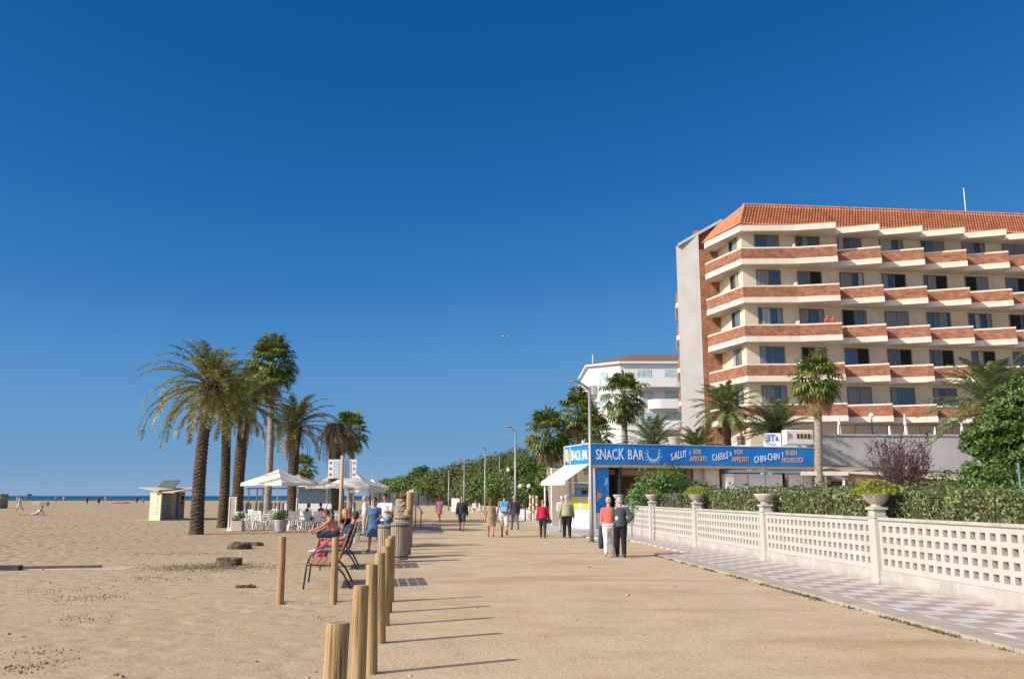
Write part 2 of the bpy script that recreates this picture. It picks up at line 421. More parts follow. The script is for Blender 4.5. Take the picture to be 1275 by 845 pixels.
def wood_material(name, c1, c2, dark, sc=1.0, gx=1.0):
    m = bpy.data.materials.new(name); m.use_nodes = True
    nt, N, L = nodes(m); b = N['Principled BSDF']; b.inputs['Roughness'].default_value = .8; b.inputs['Specular IOR Level'].default_value = .2
    tc = N.new('ShaderNodeTexCoord'); oi = N.new('ShaderNodeObjectInfo')
    mp = N.new('ShaderNodeMapping'); mp.inputs['Scale'].default_value = (22 * sc * gx, 22 * sc * gx, 1.6 * sc)
    cb = N.new('ShaderNodeCombineXYZ'); ml = N.new('ShaderNodeMath'); ml.operation = 'MULTIPLY'; ml.inputs[1].default_value = 37; L.new(oi.outputs['Random'], ml.inputs[0])
    L.new(ml.outputs[0], cb.inputs[0]); L.new(ml.outputs[0], cb.inputs[2]); L.new(cb.outputs[0], mp.inputs['Location'])
    L.new(tc.outputs['Object'], mp.inputs[0])
    n = N.new('ShaderNodeTexNoise'); n.inputs['Scale'].default_value = 1; n.inputs['Detail'].default_value = 6; n.inputs['Distortion'].default_value = .6; L.new(mp.outputs[0], n.inputs['Vector'])
    r = N.new('ShaderNodeValToRGB'); e = r.color_ramp.elements; e[0].position = .3; e[0].color = (*dark, 1); e[1].position = .72; e[1].color = (*c2, 1); k = e.new(.45); k.color = (*c1, 1)
    L.new(n.outputs['Fac'], r.inputs['Fac'])
    vo = N.new('ShaderNodeTexVoronoi'); vo.inputs['Scale'].default_value = 4.5; L.new(mp.outputs[0], vo.inputs['Vector']); vo.inputs['Scale'].default_value = .4
    r2 = N.new('ShaderNodeMapRange'); r2.inputs[1].default_value = .04; r2.inputs[2].default_value = .12; r2.inputs[3].default_value = .45; L.new(vo.outputs['Distance'], r2.inputs[0])
    mx = N.new('ShaderNodeVectorMath'); mx.operation = 'SCALE'; L.new(r.outputs['Color'], mx.inputs[0]); L.new(r2.outputs[0], mx.inputs['Scale'])
    L.new(mx.outputs[0], b.inputs['Base Color'])
    bp = N.new('ShaderNodeBump'); bp.inputs['Strength'].default_value = .6; bp.inputs['Distance'].default_value = .004; L.new(n.outputs['Fac'], bp.inputs['Height']); L.new(bp.outputs[0], b.inputs['Normal'])
    return m
def spots_material(name, base, spot, sc, th=.35, spot2=None):
    m = bpy.data.materials.new(name); m.use_nodes = True
    nt, N, L = nodes(m); b = N['Principled BSDF']; b.inputs['Roughness'].default_value = .9
    tc = N.new('ShaderNodeTexCoord'); vo = N.new('ShaderNodeTexVoronoi'); vo.inputs['Scale'].default_value = sc; L.new(tc.outputs['Object'], vo.inputs['Vector'])
    r = N.new('ShaderNodeValToRGB'); r.color_ramp.interpolation = 'CONSTANT'; e = r.color_ramp.elements
    e[0].position = 0; e[0].color = (*spot, 1); e[1].position = th; e[1].color = (*base, 1)
    if spot2: k = e.new(th * .55); k.color = (*spot2, 1)
    L.new(vo.outputs['Distance'], r.inputs['Fac']); L.new(r.outputs['Color'], b.inputs['Base Color']); return m
def glass_material(name, tint, rough=.04):
    m = bpy.data.materials.new(name); m.use_nodes = True
    b = m.node_tree.nodes['Principled BSDF']; b.inputs['Base Color'].default_value = (*tint, 1); b.inputs['Roughness'].default_value = rough
    b.inputs['Specular IOR Level'].default_value = .9; b.inputs['Coat Weight'].default_value = 1.0; b.inputs['Coat Roughness'].default_value = .02
    return m
def sea_material():
    m = bpy.data.materials.new('sea_water'); m.use_nodes = True
    nt, N, L = nodes(m); b = N['Principled BSDF']; b.inputs['Roughness'].default_value = .4; b.inputs['Specular IOR Level'].default_value = .12
    tc = N.new('ShaderNodeTexCoord'); sx = N.new('ShaderNodeSeparateXYZ'); L.new(tc.outputs['Object'], sx.inputs[0])
    r = N.new('ShaderNodeMapRange'); r.inputs[1].default_value = 330; r.inputs[2].default_value = 900; L.new(sx.outputs[1], r.inputs[0])
    mx = N.new('ShaderNodeMix'); mx.data_type = 'RGBA'; L.new(r.outputs[0], mx.inputs[0]); mx.inputs[6].default_value = (.014, .115, .15, 1); mx.inputs[7].default_value = (.003, .055, .15, 1)
    n = N.new('ShaderNodeTexNoise'); n.inputs['Scale'].default_value = .05; n.inputs['Detail'].default_value = 10; L.new(tc.outputs['Object'], n.inputs['Vector'])
    bp = N.new('ShaderNodeBump'); bp.inputs['Strength'].default_value = .6; bp.inputs['Distance'].default_value = 2.5; L.new(n.outputs['Fac'], bp.inputs['Height']); L.new(bp.outputs[0], b.inputs['Normal'])
    L.new(mx.outputs[2], b.inputs['Base Color']); return m

M = {}
M['sand'] = sand_material()
M['sea'] = sea_material()
M['checker'] = checker_material()
M['kerb'] = mat('kerb_concrete', (.37, .33, .28), .9, .18, 3, .3, 30)
M['whitewall'] = mat('cream_render', (.455, .447, .42), .9, .06, 1.6, .25, 25, dist=.006)
M['whitewall2'] = mat('weathered_white_render', (.36, .35, .33), .9, .06, 2.2, .25, 25, col2=(.46, .455, .435), dist=.006)
M['stone'] = mat('cast_stone', (.50, .435, .37), .9, .14, 6, .3, 60, dist=.004)
M['bollard'] = wood_material('pine_post', (.34, .235, .115), (.47, .345, .185), (.14, .085, .038), 1.0, 3.2)
M['greywood'] = wood_material('weathered_slats', (.34, .28, .22), (.46, .39, .31), (.15, .12, .09))
M['bench'] = wood_material('bench_slats', (.36, .21, .14), (.47, .30, .20), (.20, .11, .07), .6)
M['steel'] = mat('dark_steel', (.07, .08, .09), .45, .1, 8, metal=.6)
M['galv'] = mat('galvanised_pole', (.30, .31, .31), .5, .12, 5, metal=.5)
M['trunk_date'] = mat('date_palm_bark', (.03, .021, .015), .95, .1, 9, 1.0, 18, col2=(.13, .095, .068), dist=.03)
M['trunk_fan'] = mat('fan_palm_bark', (.20, .165, .135), .95, .1, 7, .8, 16, col2=(.34, .29, .24), dist=.02)
M['bark'] = mat('tree_bark', (.09, .07, .05), .95, .1, 8, .8, 20, col2=(.17, .13, .10), dist=.02)
M['date'] = leafmat('date_palm_leaflets', [(.06, .095, .022), (.12, .16, .035), (.22, .22, .06), (.37, .31, .12)], .4, .4, .5)
M['dategrey'] = leafmat('grey_green_leaflets', [(.07, .11, .045), (.12, .17, .065), (.20, .245, .10), (.31, .32, .14)], .35, .45, .4)
M['fan'] = leafmat('fan_palm_leaves', [(.04, .085, .02), (.08, .14, .03), (.15, .19, .045), (.30, .27, .07)], .35, .42, .35)
M['dead'] = leafmat('dry_fronds', [(.18, .12, .06), (.30, .21, .11), (.42, .31, .17), (.23, .145, .08)], .2, .8, .1)
M['leaf_dark'] = leafmat('dark_broad_leaves', [(.025, .06, .014), (.055, .115, .025), (.10, .18, .038), (.17, .25, .06)], .3, .42, .3)
M['leaf_mid'] = leafmat('green_leaves', [(.03, .07, .015), (.065, .13, .025), (.11, .19, .04), (.18, .26, .065)], .3, .4, .4)
M['leaf_pine'] = leafmat('olive_pine_needles', [(.04, .06, .02), (.075, .10, .03), (.115, .14, .045), (.17, .18, .07)], .2, .6, .2)
M['leaf_bright'] = leafmat('bright_green_leaves', [(.05, .11, .02), (.08, .17, .03), (.12, .22, .045), (.17, .27, .07)], .3, .45, .4)
M['leaf_yellow'] = leafmat('lime_succulent_leaves', [(.20, .24, .025), (.30, .34, .04), (.38, .40, .06), (.22, .28, .03)], .3, .45, .4)
M['leaf_hedge'] = leafmat('hedge_leaves', [(.05, .09, .028), (.115, .17, .055), (.21, .25, .10), (.33, .34, .17)], .3, .45, .5)
M['leaf_silver'] = leafmat('grey_olive_leaves', [(.08, .10, .06), (.13, .15, .09), (.18, .20, .12)], .2, .6, .3)
M['leaf_purple'] = leafmat('plum_leaves', [(.07, .03, .04), (.12, .05, .06), (.17, .08, .09), (.10, .06, .05)], .3, .5, .3)
M['flower'] = leafmat('violet_flowers', [(.10, .06, .30), (.17, .10, .42), (.24, .18, .50)], .3, .6, .2)
M['grass'] = leafmat('dry_grass_blades', [(.11, .12, .035), (.18, .18, .06), (.26, .22, .11), (.16, .12, .06)], .3, .6, .2)
M['core'] = mat('inner_twigs', (.07, .065, .03), .95, .3, 8)
M['brick'] = brick_material('red_brick', (.25, .09, .05), (.38, .165, .095), (.26, .16, .11), 1.0, .30, .10)
M['hotelwall'] = mat('cream_hotel_render', (.72, .62, .47), .9, .05, .5)
M['hotelwhite'] = mat('off_white_fascia', (.68, .62, .535), .85, .06, 1.5)
M['tile'] = mat('terracotta_tiles', (.42, .14, .07), .8, .1, 3.5, col2=(.62, .26, .14))
M['concrete'] = mat('pale_concrete', (.43, .425, .42), .9, .08, .7, .15, 12, dist=.01)
M['greyconc'] = mat('grey_concrete', (.40, .39, .385), .9, .12, .6, .2, 10, dist=.01)
weather(M['whitewall'], (.30, .25, .19), (2.2, 2.2, .5), .55, .56, .8, .10)
weather(M['whitewall2'], (.22, .18, .13), (1.6, 1.6, .9), .6, .5, .78, .16)
weather(M['hotelwhite'], (.36, .29, .22), (2.2, 2.2, .5), .6, .52, .8)
weather(M['hotelwall'], (.38, .31, .23), (1.2, 1.2, .2), .5, .5, .8)
weather(M['concrete'], (.24, .22, .20), (1.4, 1.4, .16), .25, .5, .75)
weather(M['greyconc'], (.22, .215, .21), (.9, .9, .14), .55, .48, .75)
weather(M['tile'], (.20, .085, .05), (.9, .9, .9), .6, .5, .72)
M['glass'] = glass_material('window_glass', (.03, .045, .07))
M['glassb'] = glass_material('blue_window_glass', (.06, .085, .115))
M['frame'] = mat('window_frame', (.22, .19, .16), .5, .05)
M['curtain'] = mat('curtain_cloth', (.24, .26, .29), .9, .15, 9)
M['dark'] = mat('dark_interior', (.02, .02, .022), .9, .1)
M['white'] = mat('white_paint', (.80, .80, .78), .5, .03)
M['whitebld'] = mat('white_building_render', (.66, .67, .68), .8, .03, .6)
M['cloth'] = translucent(mat('white_canvas', (.84, .82, .77), .9, .04, 2), .3)
M['cream'] = mat('cream_canvas', (.72, .66, .54), .9, .05, 2)
M['plastic'] = mat('white_plastic', (.74, .74, .72), .45, .03)
M['brownroof'] = mat('brown_roof_tiles', (.17, .11, .08), .9, .2, 3)
M['blue'] = mat('sign_blue', (.012, .11, .55), .4, .1, .3, col2=(.012, .30, .74))
M['blue2'] = mat('mural_blue', (.02, .16, .60), .5, .1, 1.2, col2=(.03, .32, .75))
M['letter'] = mat('letter_white', (.82, .85, .88), .5, .02)
M['letterb'] = mat('pale_blue_ray', (.42, .62, .85), .5, .05)
M['orange'] = mat('letter_orange', (.82, .46, .16), .6, .05)
M['timber'] = mat('pale_timber_beam', (.45, .33, .22), .8, .1, 5)
M['yellow'] = mat('yellow_counter', (.72, .50, .06), .6, .1, 5)
M['terracotta'] = mat('terracotta', (.42, .24, .16), .85, .08)
M['pink'] = mat('pink_paint', (.62, .18, .32), .6, .05)
M['kiosk'] = mat('cream_kiosk_panel', (.55, .50, .36), .7, .06, 2)
M['solar'] = mat('solar_glass', (.10, .11, .10), .3, .1, 8)
# ================================================================== SETTING
def WX(Y): return 8.3 - .0875 * Y            # street face of the garden wall
def sheet(name, poly, z, m, kind='structure'):
    b = MB(); b.add([(p[0], p[1], z) for p in poly], [tuple(range(len(poly)))])
    return b.build(name, m, kind=kind)
sheet('ground', [(-30000, -60), (30000, -60), (30000, 40000), (-30000, 40000)], 0, M['sand'])
sheet('sea', [(-30000, 200), (-220, 318), (-120, 326), (-60, 330), (-20, 345), (10, 420), (-100, 1200), (-400, 6000), (-2000, 39000), (-30000, 39000)], .12, M['sea'])
# tiled pavement with concrete edge: a real 5 cm step
ys = [4, 10, 16, 22, 25.9]
b = MB(); b.prism([(WX(4) - 1.6, 4), (WX(4), 4), (WX(41.3), 41.3), (WX(41.3) - 2.2, 41.3), (WX(36) - 2.2, 36), (WX(33) - .95, 33), (WX(26.3) - .95, 26.3), (WX(25.9) - 1.6, 25.9)], -.05, .05)
b.build('pavement', M['checker'], kind='structure')
rk = random.Random(4)
b = MB()
y = 4.0
while y < 25.8:
    y2 = min(y + 1.0, 25.9); j = rk.uniform(-.008, .008)
    b.prism([(WX(y) - 2.0 + j, y), (WX(y) - 1.603, y), (WX(y2 - .012) - 1.603, y2 - .012), (WX(y2 - .012) - 2.0 + j, y2 - .012)], -.05, .044 + rk.uniform(-.004, .003))
    y = y2
b.build('kerb', M['kerb'], kind='structure')
b = MB(); b.prism([(1.7, 41.32), (WX(41.3), 41.32), (4.2, 45), (3.0, 50), (3.02, 57), (.4, 69.6), (-1.4, 80), (-2.6, 80), (-.7, 69), (1.4, 56)], -.05, .03)
b.build('bar_forecourt_pavement', M['concrete'], kind='structure')
# dark boardwalk edge and concrete beach path
b = MB(); g1 = G(110, 701); g2 = G(0, 707)
b.box((-10.1, 21.0, .0), (2.6, .75, .012), rz=R(3)); b.build('path', mat('sandy_path', (.36, .33, .29), .95, .2, 2.5, col2=(.46, .39, .30)), kind='structure')

# ================================================================== GARDEN WALL
t = empty('garden_wall', (WX(17), 17, 0), 0, 'long cream garden wall of perforated breeze blocks beside the tiled pavement', 'wall')
def wl(Y, off=0.0): return Vector((WX(Y) + off - WX(17), Y - 17, 0))
pil = [11.4, 17.0, 22.7, 28.6, 34.4, 40.6]
pbm = []
def pillar_mesh():
    b = MB()
    b.box((.0, 0, .62), (.26, .26, 1.24)); b.box((0, 0, .06), (.30, .30, .12)); b.box((0, 0, 1.255), (.29, .29, .03)); b.box((0, 0, 1.33), (.24, .24, .12)); b.box((0, 0, 1.415), (.31, .31, .05))
    return b.mesh('pillar', M['whitewall'])
pm = pillar_mesh()
for Y in pil:
    o = bpy.data.objects.new('pillar', pm); COL.objects.link(o); o.parent = t; o.location = wl(Y, .08)
    o.rotation_euler = (0, 0, math.atan(.0875))
    bv = o.modifiers.new('bevel', 'BEVEL'); bv.width = .012; bv.segments = 2
secs = [(4.0, 11.4 - .14)] + [(pil[i] + .14, pil[i + 1] - .14) for i in range(5)]
for a, e in secs:
    p, q = wl(a), wl(e)
    u = (q - p); Ln = u.length; u.normalize(); nrm = Vector((1, u.x * -1 / u.y if u.y else 0, 0)).normalized()
    ang = math.atan2(u.y, u.x)
    def P(s_, z, dpt): return p + u * s_ + nrm * dpt + Vector((0, 0, z))
    b = MB(); b.box(P(Ln / 2, .15, .09), (Ln, .18, .30), rz=ang); b.build('base_course', M['whitewall2'], t)
    b = MB(); b.box(P(Ln / 2, 1.225, .085), (Ln, .17, .055), rz=ang); b.build('coping', M['whitewall2'], t, bevel=.012)
    # screen panel with real openings
    z0, z1, rows = .303, 1.195, 4
    rp = (z1 - z0 - .10) / rows; ncol = int(round((Ln - .1) / .245)); cp = (Ln - .10) / ncol
    b = MB()
    hw, hh = cp * .56, rp * .58
    zs = [z0]
    for r_ in range(rows):
        zc = z0 + .05 + rp * (r_ + .5); zs += [zc - hh / 2, zc + hh / 2]
    zs.append(z1)
    for i in range(0, len(zs), 2):
        b.box(P(Ln / 2, (zs[i] + zs[i + 1]) / 2, .075), (Ln, .09, zs[i + 1] - zs[i]), rz=ang)
    for r_ in range(rows):
        za, zb = zs[1 + 2 * r_], zs[2 + 2 * r_]
        xs = [0]
        for c_ in range(ncol):
            sc = .05 + cp * (c_ + .5); xs += [sc - hw / 2, sc + hw / 2]
        xs.append(Ln)
        for i in range(0, len(xs), 2):
            b.box(P((xs[i] + xs[i + 1]) / 2, (za + zb) / 2, .075), (xs[i + 1] - xs[i], .09, zb - za - .0004), rz=ang)
    b.build('breeze_block_screen', M['whitewall'], t)
    # recessed block backs glimpsed through the openings
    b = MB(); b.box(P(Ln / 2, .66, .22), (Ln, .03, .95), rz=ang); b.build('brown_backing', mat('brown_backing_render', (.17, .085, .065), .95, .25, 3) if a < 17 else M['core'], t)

# ================================================================== HOTEL
hotel = empty('hotel', (17.7, 66, 0), 0, 'large cream hotel with brick balconies and terracotta tiled roof', 'hotel')
HO = Vector((17.7, 66, 0))
def hp(p): return (p[0] - HO.x, p[1] - HO.y)
U = Vector((.992, .126)); NO = Vector((.126, -.992))
NB = 9; BAY = 3.55
Pk = [Vector((24.82, 65.2)) + U * BAY * k for k in range(NB)]     # projecting right ends
Lk = [Vector((21.84, 65.87))] + [Pk[k - 1] - NO * 1.5 + U * .65 for k in range(1, NB)]
C0 = Vector((17.7, 66.0))
We = Vector((15.74, 71.5))
FL = 3.03; ZT = 20.56                                            # top coping row
# wing outline with rounded tip
def wing(n=5):
    d = (We - C0).normalized(); pts = [C0]
    e = We - d * .9
    pts.append(e)
    c = e + Vector((d.y, -d.x)) * .9
    for i in range(1, n + 1):
        a = PI / 2 * i / n
        pts.append(c + Vector((-d.y, d.x)) * .9 * math.cos(a) + d * .9 * math.sin(a))
    return pts
WG = wing()
def loc2(p): return Vector((p.x - HO.x, p.y - HO.y))
wallY = lambda X: 66.80 + (X - 17.95) * .127
Cw = Vector((17.95, 66.80)); Ww = Vector((17.3, 71.7))
# body: front wall, wing wall, rear
b = MB()
b.prism([hp(Cw), hp((56, wallY(56))), hp((56, 88)), hp((17.3, 88)), hp(Ww)], 0, 22.6)
b.build('wall', M['hotelwall'], hotel)
# brick end wall of the wing recesses
b = MB(); b.box((*hp((16.60, 72.15)), 11.0), (1.66, .7, 22.0)); b.build('brick_end_wall', M['brick'], hotel)
# concrete stair tower slab and slanted top
tq = [(13.95, 72.6), (15.72, 71.9), (17.2, 80), (15.55, 80)]; tz = [at(848, 307, 72.6).z, at(875, 292, 71.9).z]; tz += [tz[1] + .15, tz[0] + .15]
b = MB(); b.add([(p[0] - HO.x, p[1] - HO.y, 0) for p in tq] + [(p[0] - HO.x, p[1] - HO.y, z) for p, z in zip(tq, tz)], [(3, 2, 1, 0), (4, 5, 6, 7), (0, 1, 5, 4), (1, 2, 6, 5), (2, 3, 7, 6), (3, 0, 4, 7)])
o = b.build('stair_tower', M['concrete'], hotel)
b = MB(); ra, rb = at(844, 303, 72.2), at(899, 272, 71.6); wv = Vector((1.5, 7.2, 0)); dn = Vector((0, 0, -.24))
ra, rb = ra - HO, rb - HO; b.add([ra, rb, rb + wv, ra + wv, ra + dn, rb + dn, rb + wv + dn, ra + wv + dn], [(0, 1, 2, 3), (7, 6, 5, 4), (0, 4, 5, 1), (1, 5, 6, 2), (2, 6, 7, 3), (3, 7, 4, 0)]); b.build('tower_roof', M['concrete'], hotel)
b = MB(); b.prism([hp((15.4, 72.4)), hp((17.0, 72.1)), hp((18.2, 79)), hp((16.4, 79))], 21.5, at(885, 287, 72.3).z); b.build('tower_parapet', M['brick'], hotel)
# far side balconies seen left of the tower
for r_ in range(7):
    z = ZT - FL * r_ - .6
    bl = MB(); bl.prism([hp((15.32, 79.6)), hp((15.9, 79.2)), hp((17, 86)), hp((16.3, 86)), hp((15.25, 80.2))], z - .8, z + .25)
    o = bl.build('rear_balcony', M['brick'], hotel)
    s_ = MB(); s_.prism([hp((15.27, 79.5)), hp((15.9, 79.1)), hp((17, 86.1)), hp((16.25, 86.1)), hp((15.17, 80.1))], z - 1.2, z - .803); s_.build('slab', M['hotelwhite'], o)
rh = random.Random(11)
# balconies
def balcony(pts, zt, close=None):
    P2 = [hp(p) for p in pts]
    o = None
    b = MB(); b.strip(P2, .14, zt - .93, zt - .12); o = b.build('balcony', M['brick'], hotel)
    b = MB()
    P3 = P2
    b.strip([(p[0], p[1]) for p in P3], .17, zt - .119, zt); c = b.build('coping', M['hotelwhite'], o)
    return o
wingslab = [C0 + Vector((-.02, -.02))] + WG[1:]
for r_ in range(6):
    zt = ZT - FL * r_
    nb = NB if r_ < 6 else 2
    # wing balcony (order so the thickness goes inward: walk from tip to corner)
    o = balcony(list(reversed(WG)) + [Vector(Lk[0])], zt)
    for k in range(nb):
        nxt = Lk[k + 1] if k + 1 < NB else Pk[k] - NO * 1.0
        balcony([Lk[k], Pk[k], nxt], zt)
    # slab = white fascia following the zigzag
    out = list(reversed(WG))
    for k in range(nb): out += [Lk[k], Pk[k]]
    out = [p for p in out]
    poly = [hp(p + Vector((0, -.03))) for p in out] + [hp((Pk[nb - 1].x + .3, 72)), hp((18, 74))]
    b = MB(); b.prism(poly, zt - 1.36, zt - .933); b.build('floor_slab', M['hotelwhite'], hotel)
# eaves: same zigzag, white
out = list(reversed(WG))
for k in range(NB): out += [Lk[k], Pk[k]]
poly = [hp(p + Vector((0, -.03))) for p in out] + [hp((Pk[-1].x + .3, 72)), hp((18, 74))]
b = MB(); b.prism(poly, 21.85, 22.32); b.build('eaves', M['hotelwhite'], hotel)
b = MB(); b.prism([(p[0], p[1] - .02) for p in poly], 22.32, 22.37); b.build('eaves_edge', M['terracotta'], hotel)
# pantile roof: real corrugation
def tiles(e0, e1, r0, r1, pitch=.24, rows=7):
    e0, e1, r0, r1 = map(Vector, (e0, e1, r0, r1))
    n = int((e1 - e0).length / pitch); sub = 6; b = MB(); up = (e1 - e0).cross(r0 - e0).normalized()
    if up.z < 0: up = -up
    vs_ = []; W = n * sub + 1; fs_ = []
    lines = []
    for j in range(rows):
        lines += [(j / rows, .05), ((j + 1) / rows - .002, .0)]
    for t_, lift in lines:
        for i in range(W):
            s_ = i / (W - 1)
            p = e0.lerp(e1, s_).lerp(r0.lerp(r1, s_), t_)
            h_ = abs(math.sin(PI * i / sub)) * .075 + lift + .012 * noise.noise(p * 2)
            vs_.append(p + up * h_)
    for j in range(len(lines) - 1):
        for i in range(W - 1): fs_.append((j * W + i, j * W + i + 1, (j + 1) * W + i + 1, (j + 1) * W + i))
    b.add(vs_, fs_); return b
zr = 24.25; ze = 22.4
def h3(x, y, z): return Vector((x - HO.x, y - HO.y, z))
rs = h3(18.0 + .35, 66.9, zr)
tiles(h3(C0.x, C0.y + .05, ze), h3(Pk[-1].x, Pk[-1].y + 1.0, ze), rs, h3(Pk[-1].x, Pk[-1].y + 1.9, zr)).build('tiled_roof', M['tile'], hotel, smooth=True)
tiles(h3(We.x + .15, We.y, ze), h3(C0.x, C0.y + .05, ze), h3(We.x + 1.7, We.y + .3, zr - .1), rs).build('tiled_roof', M['tile'], hotel, smooth=True)
b = MB()
for k in range(80):
    a = rs.lerp(h3(Pk[-1].x, Pk[-1].y + 1.9, zr), k / 80); c = rs.lerp(h3(Pk[-1].x, Pk[-1].y + 1.9, zr), (k + 1.08) / 80)
    b.tube([a + Vector((0, 0, .03)), c + Vector((0, 0, .08))], .11, 8)
b.tube([h3(C0.x, C0.y + .05, ze + .06), rs + Vector((0, 0, .06))], .12, 8); b.build('ridge_tiles', M['tile'], hotel)
b = MB(); b.prism([hp((18.5, 67.1)), hp((Pk[-1].x, Pk[-1].y + 2.1)), hp((Pk[-1].x, 80)), hp((18.5, 80))], 22.6, 24.0); b.build('roof_core', M['dark'], hotel)
# windows
FD = Vector((1, .127, 0)).normalized(); FA = math.atan2(.127, 1)
M['curtain_pale'] = mat('pale_curtain', (.40, .42, .42), .9, .1, 9); M['curtain_blue'] = mat('blue_curtain', (.14, .19, .26), .9, .2, 9)
def window(cx, cy, z0, z1, w, ang, lit):
    """cx,cy centre on the wall face in world; ang = direction of wall"""
    d = Vector((math.cos(ang), math.sin(ang), 0)); n = Vector((d.y, -d.x, 0))
    c = Vector((cx - HO.x, cy - HO.y, 0)) + n * .03
    h = z1 - z0; zc = (z0 + z1) / 2
    b = MB()
    for s_ in (-1, 1): b.box(c + d * s_ * (w / 2) + Vector((0, 0, zc)), (.07, .09, h + .07), rz=ang)
    for z in (z0, z1): b.box(c + Vector((0, 0, z)), (w - .071, .08, .07), rz=ang)
    b.box(c + n * .01 + Vector((0, 0, zc)), (.07, .07, h - .071), rz=ang)
    o = b.build('window', M['frame'], hotel)
    st = rh.random()
    for s_ in (-1, 1):
        b = MB(); b.box(c + d * s_ * w / 4 - n * (0.0 if s_ < 0 else .015) + Vector((0, 0, zc)), (w / 2 - .09, .012, h - .08), rz=ang)
        openp = (st > .72 and s_ > 0) or (st < .16 and s_ < 0)
        b.build('pane', M['dark'] if openp else (M['glassb'] if rh.random() < .6 else M['glass']), o)
        if not openp and rh.random() < .85:
            # curtain folds just outside glass plane are visible through it: modelled as pleats proud of the pane, behind the frame
            b = MB(); ww = (w / 2 - .12) * rh.choice((1, 1, .7, .45)); off = (w / 4) * s_ + rh.choice((-1, 1)) * ((w / 2 - .12) - ww) / 2
            k = max(2, int(ww / .15))
            for i in range(k):
                b.box(c + d * (off - ww / 2 + (i + .5) * ww / k) + n * (.010 if i % 2 else .045) + Vector((0, 0, zc)), (ww / k - .001, .02, h - .1), rz=ang)
            b.build('curtain', (lambda q: M['curtain'] if q < .5 else (M['curtain_pale'] if q < .75 else M['curtain_blue']))(rh.random()), o)
for r_ in range(6):
    zf = ZT - FL * r_ - .95
    z0, z1 = zf + .05, zf + 2.42
    if r_ == 5: z0, z1 = zf - .2, zf + 1.7
    # first windows: front flat piece, then one per bay
    window(20.0, wallY(20.05), z0, z1, 1.95, FA, 0)
    for k in range(NB):
        xl = (Lk[k].x if k else 21.9) + (1.55 if k else 1.45)
        window(xl, wallY(xl), z0, z1, 1.95, FA, 0)
    wd = (Ww - Cw).normalized(); wc = Cw + wd * 1.7
    window(wc.x, wc.y, z0, z1, 1.5, math.atan2(wd.y, wd.x) + PI, 0)
    # divider fins and wall lamps
    for k in range(NB):
        f = Lk[k]
        b = MB(); b.box((f.x - HO.x + .1, (f.y + wallY(f.x)) / 2 - HO.y + .15, zf + .55), (.12, wallY(f.x) - f.y - .5, 1.5)); b.build('divider', M['hotelwhite'], hotel)
        b = MB(); b.ell((f.x - HO.x - .45, wallY(f.x) - HO.y - .08, zf + 1.75), (.13, .09, .13), 10, 6); b.build('wall_lamp', M['hotelwhite'], hotel)
# roof antenna
t = empty('roof_antenna', (37.2, 69.5, 24.0), 0, 'thin white mast standing on the hotel roof ridge', 'antenna')
b = MB(); b.tube([(0, 0, 0), (0, 0, 2.6)], .035, 6); b.build('mast', M['white'], t)
b = MB(); b.box((-.6, 0, .12), (1.1, .6, .25)); b.build('base_box', M['concrete'], t)

# terrace with grey retaining wall in front of the hotel
t = empty('hotel_terrace', (18, 54, 0), 0, 'grey concrete terrace wall in front of the hotel', 'terrace')
b = MB(); b.prism([(.7, -.04), (26, .9), (26, 11), (.7, 11)], 0, 5.25); b.build('retaining_wall', M['greyconc'], t)
b = MB(); b.prism([(.65, -.12), (26.05, .82), (26.05, 1.2), (.65, .26)], 5.252, 5.34); b.build('coping', M['concrete'], t)
b = MB(); b.prism([(1.75, -1.2), (26, -.3), (26, .86), (1.75, -.04)], 2.2, 2.45); b.build('ledge', M['concrete'], t)
for k in range(24):
    b = MB(); b.bar((2 + k, .1 + k * .037, 5.34), (2 + k, .1 + k * .037, 5.9), .04); b.build('railing_post', M['steel'], t)
b = MB(); b.bar((2, .1, 5.9), (25, .95, 5.9), .045); b.build('handrail', M['steel'], t)
# entrance block of the hotel (stepped pale wall behind the palms)
t = empty('entrance_porch', (16.6, 55, 0), 0, 'small pale stepped porch wall between the hotel and the snack bar', 'porch')
b = MB(); b.prism([(-1.0, 0), (3.0, -.6), (3.0, 3), (-1.0, 3)], 0, 3.6); b.build('wall', M['hotelwhite'], t)
b = MB(); b.prism([(-1.4, -.4), (3.2, -1.0), (3.2, 2), (-1.4, 2)], 3.602, 4.1); b.build('roof', M['hotelwhite'], t)
# beige canopy roof
t = empty('restaurant_canopy', (17.2, 49, 0), 0, 'low beige fabric canopy on white posts below the grey terrace wall', 'canopy')
b = MB()
cv = []; nx = 16
for i in range(nx + 1):
    x = i * .62 + .2
    for j, (yy, zz) in enumerate(((0, 2.92), (1.2, 3.12 + .05 * math.sin(i * 1.9)), (3.2, 3.52 + .03 * math.sin(i * 2.3)))):
        cv.append((x, yy + i * .02, zz - i * .035))
f = [(i * 3 + j, (i + 1) * 3 + j, (i + 1) * 3 + j + 1, i * 3 + j + 1) for i in range(nx) for j in range(2)]
b.add(cv, f)
o = b.build('fabric', mat('tan_canopy_cloth', (.44, .35, .24), .9, .06, 2), t, smooth=True); sm = o.modifiers.new('solid', 'SOLIDIFY'); sm.thickness = .03
b = MB(); b.box((-.1, 0, 2.86), (2.6, .3, .22)); b.build('front_beam', M['hotelwhite'], t)
b = MB(); b.bar((1.2, -.06, 2.93), (10.2, .2, 2.35), .06, .10); b.build('front_rail', M['cream'], t)
b = MB(); b.add([(1.25, .06, 2.86), (10.1, .3, 2.30), (10.1, .34, 1.75), (1.25, .10, 2.30)], [(0, 1, 2, 3)]); b.build('valance_or_shade', mat('brown_underside_shade', (.30, .19, .12), .9, .12, 3), t)  # brown sheet standing in for the shade on the canopy underside
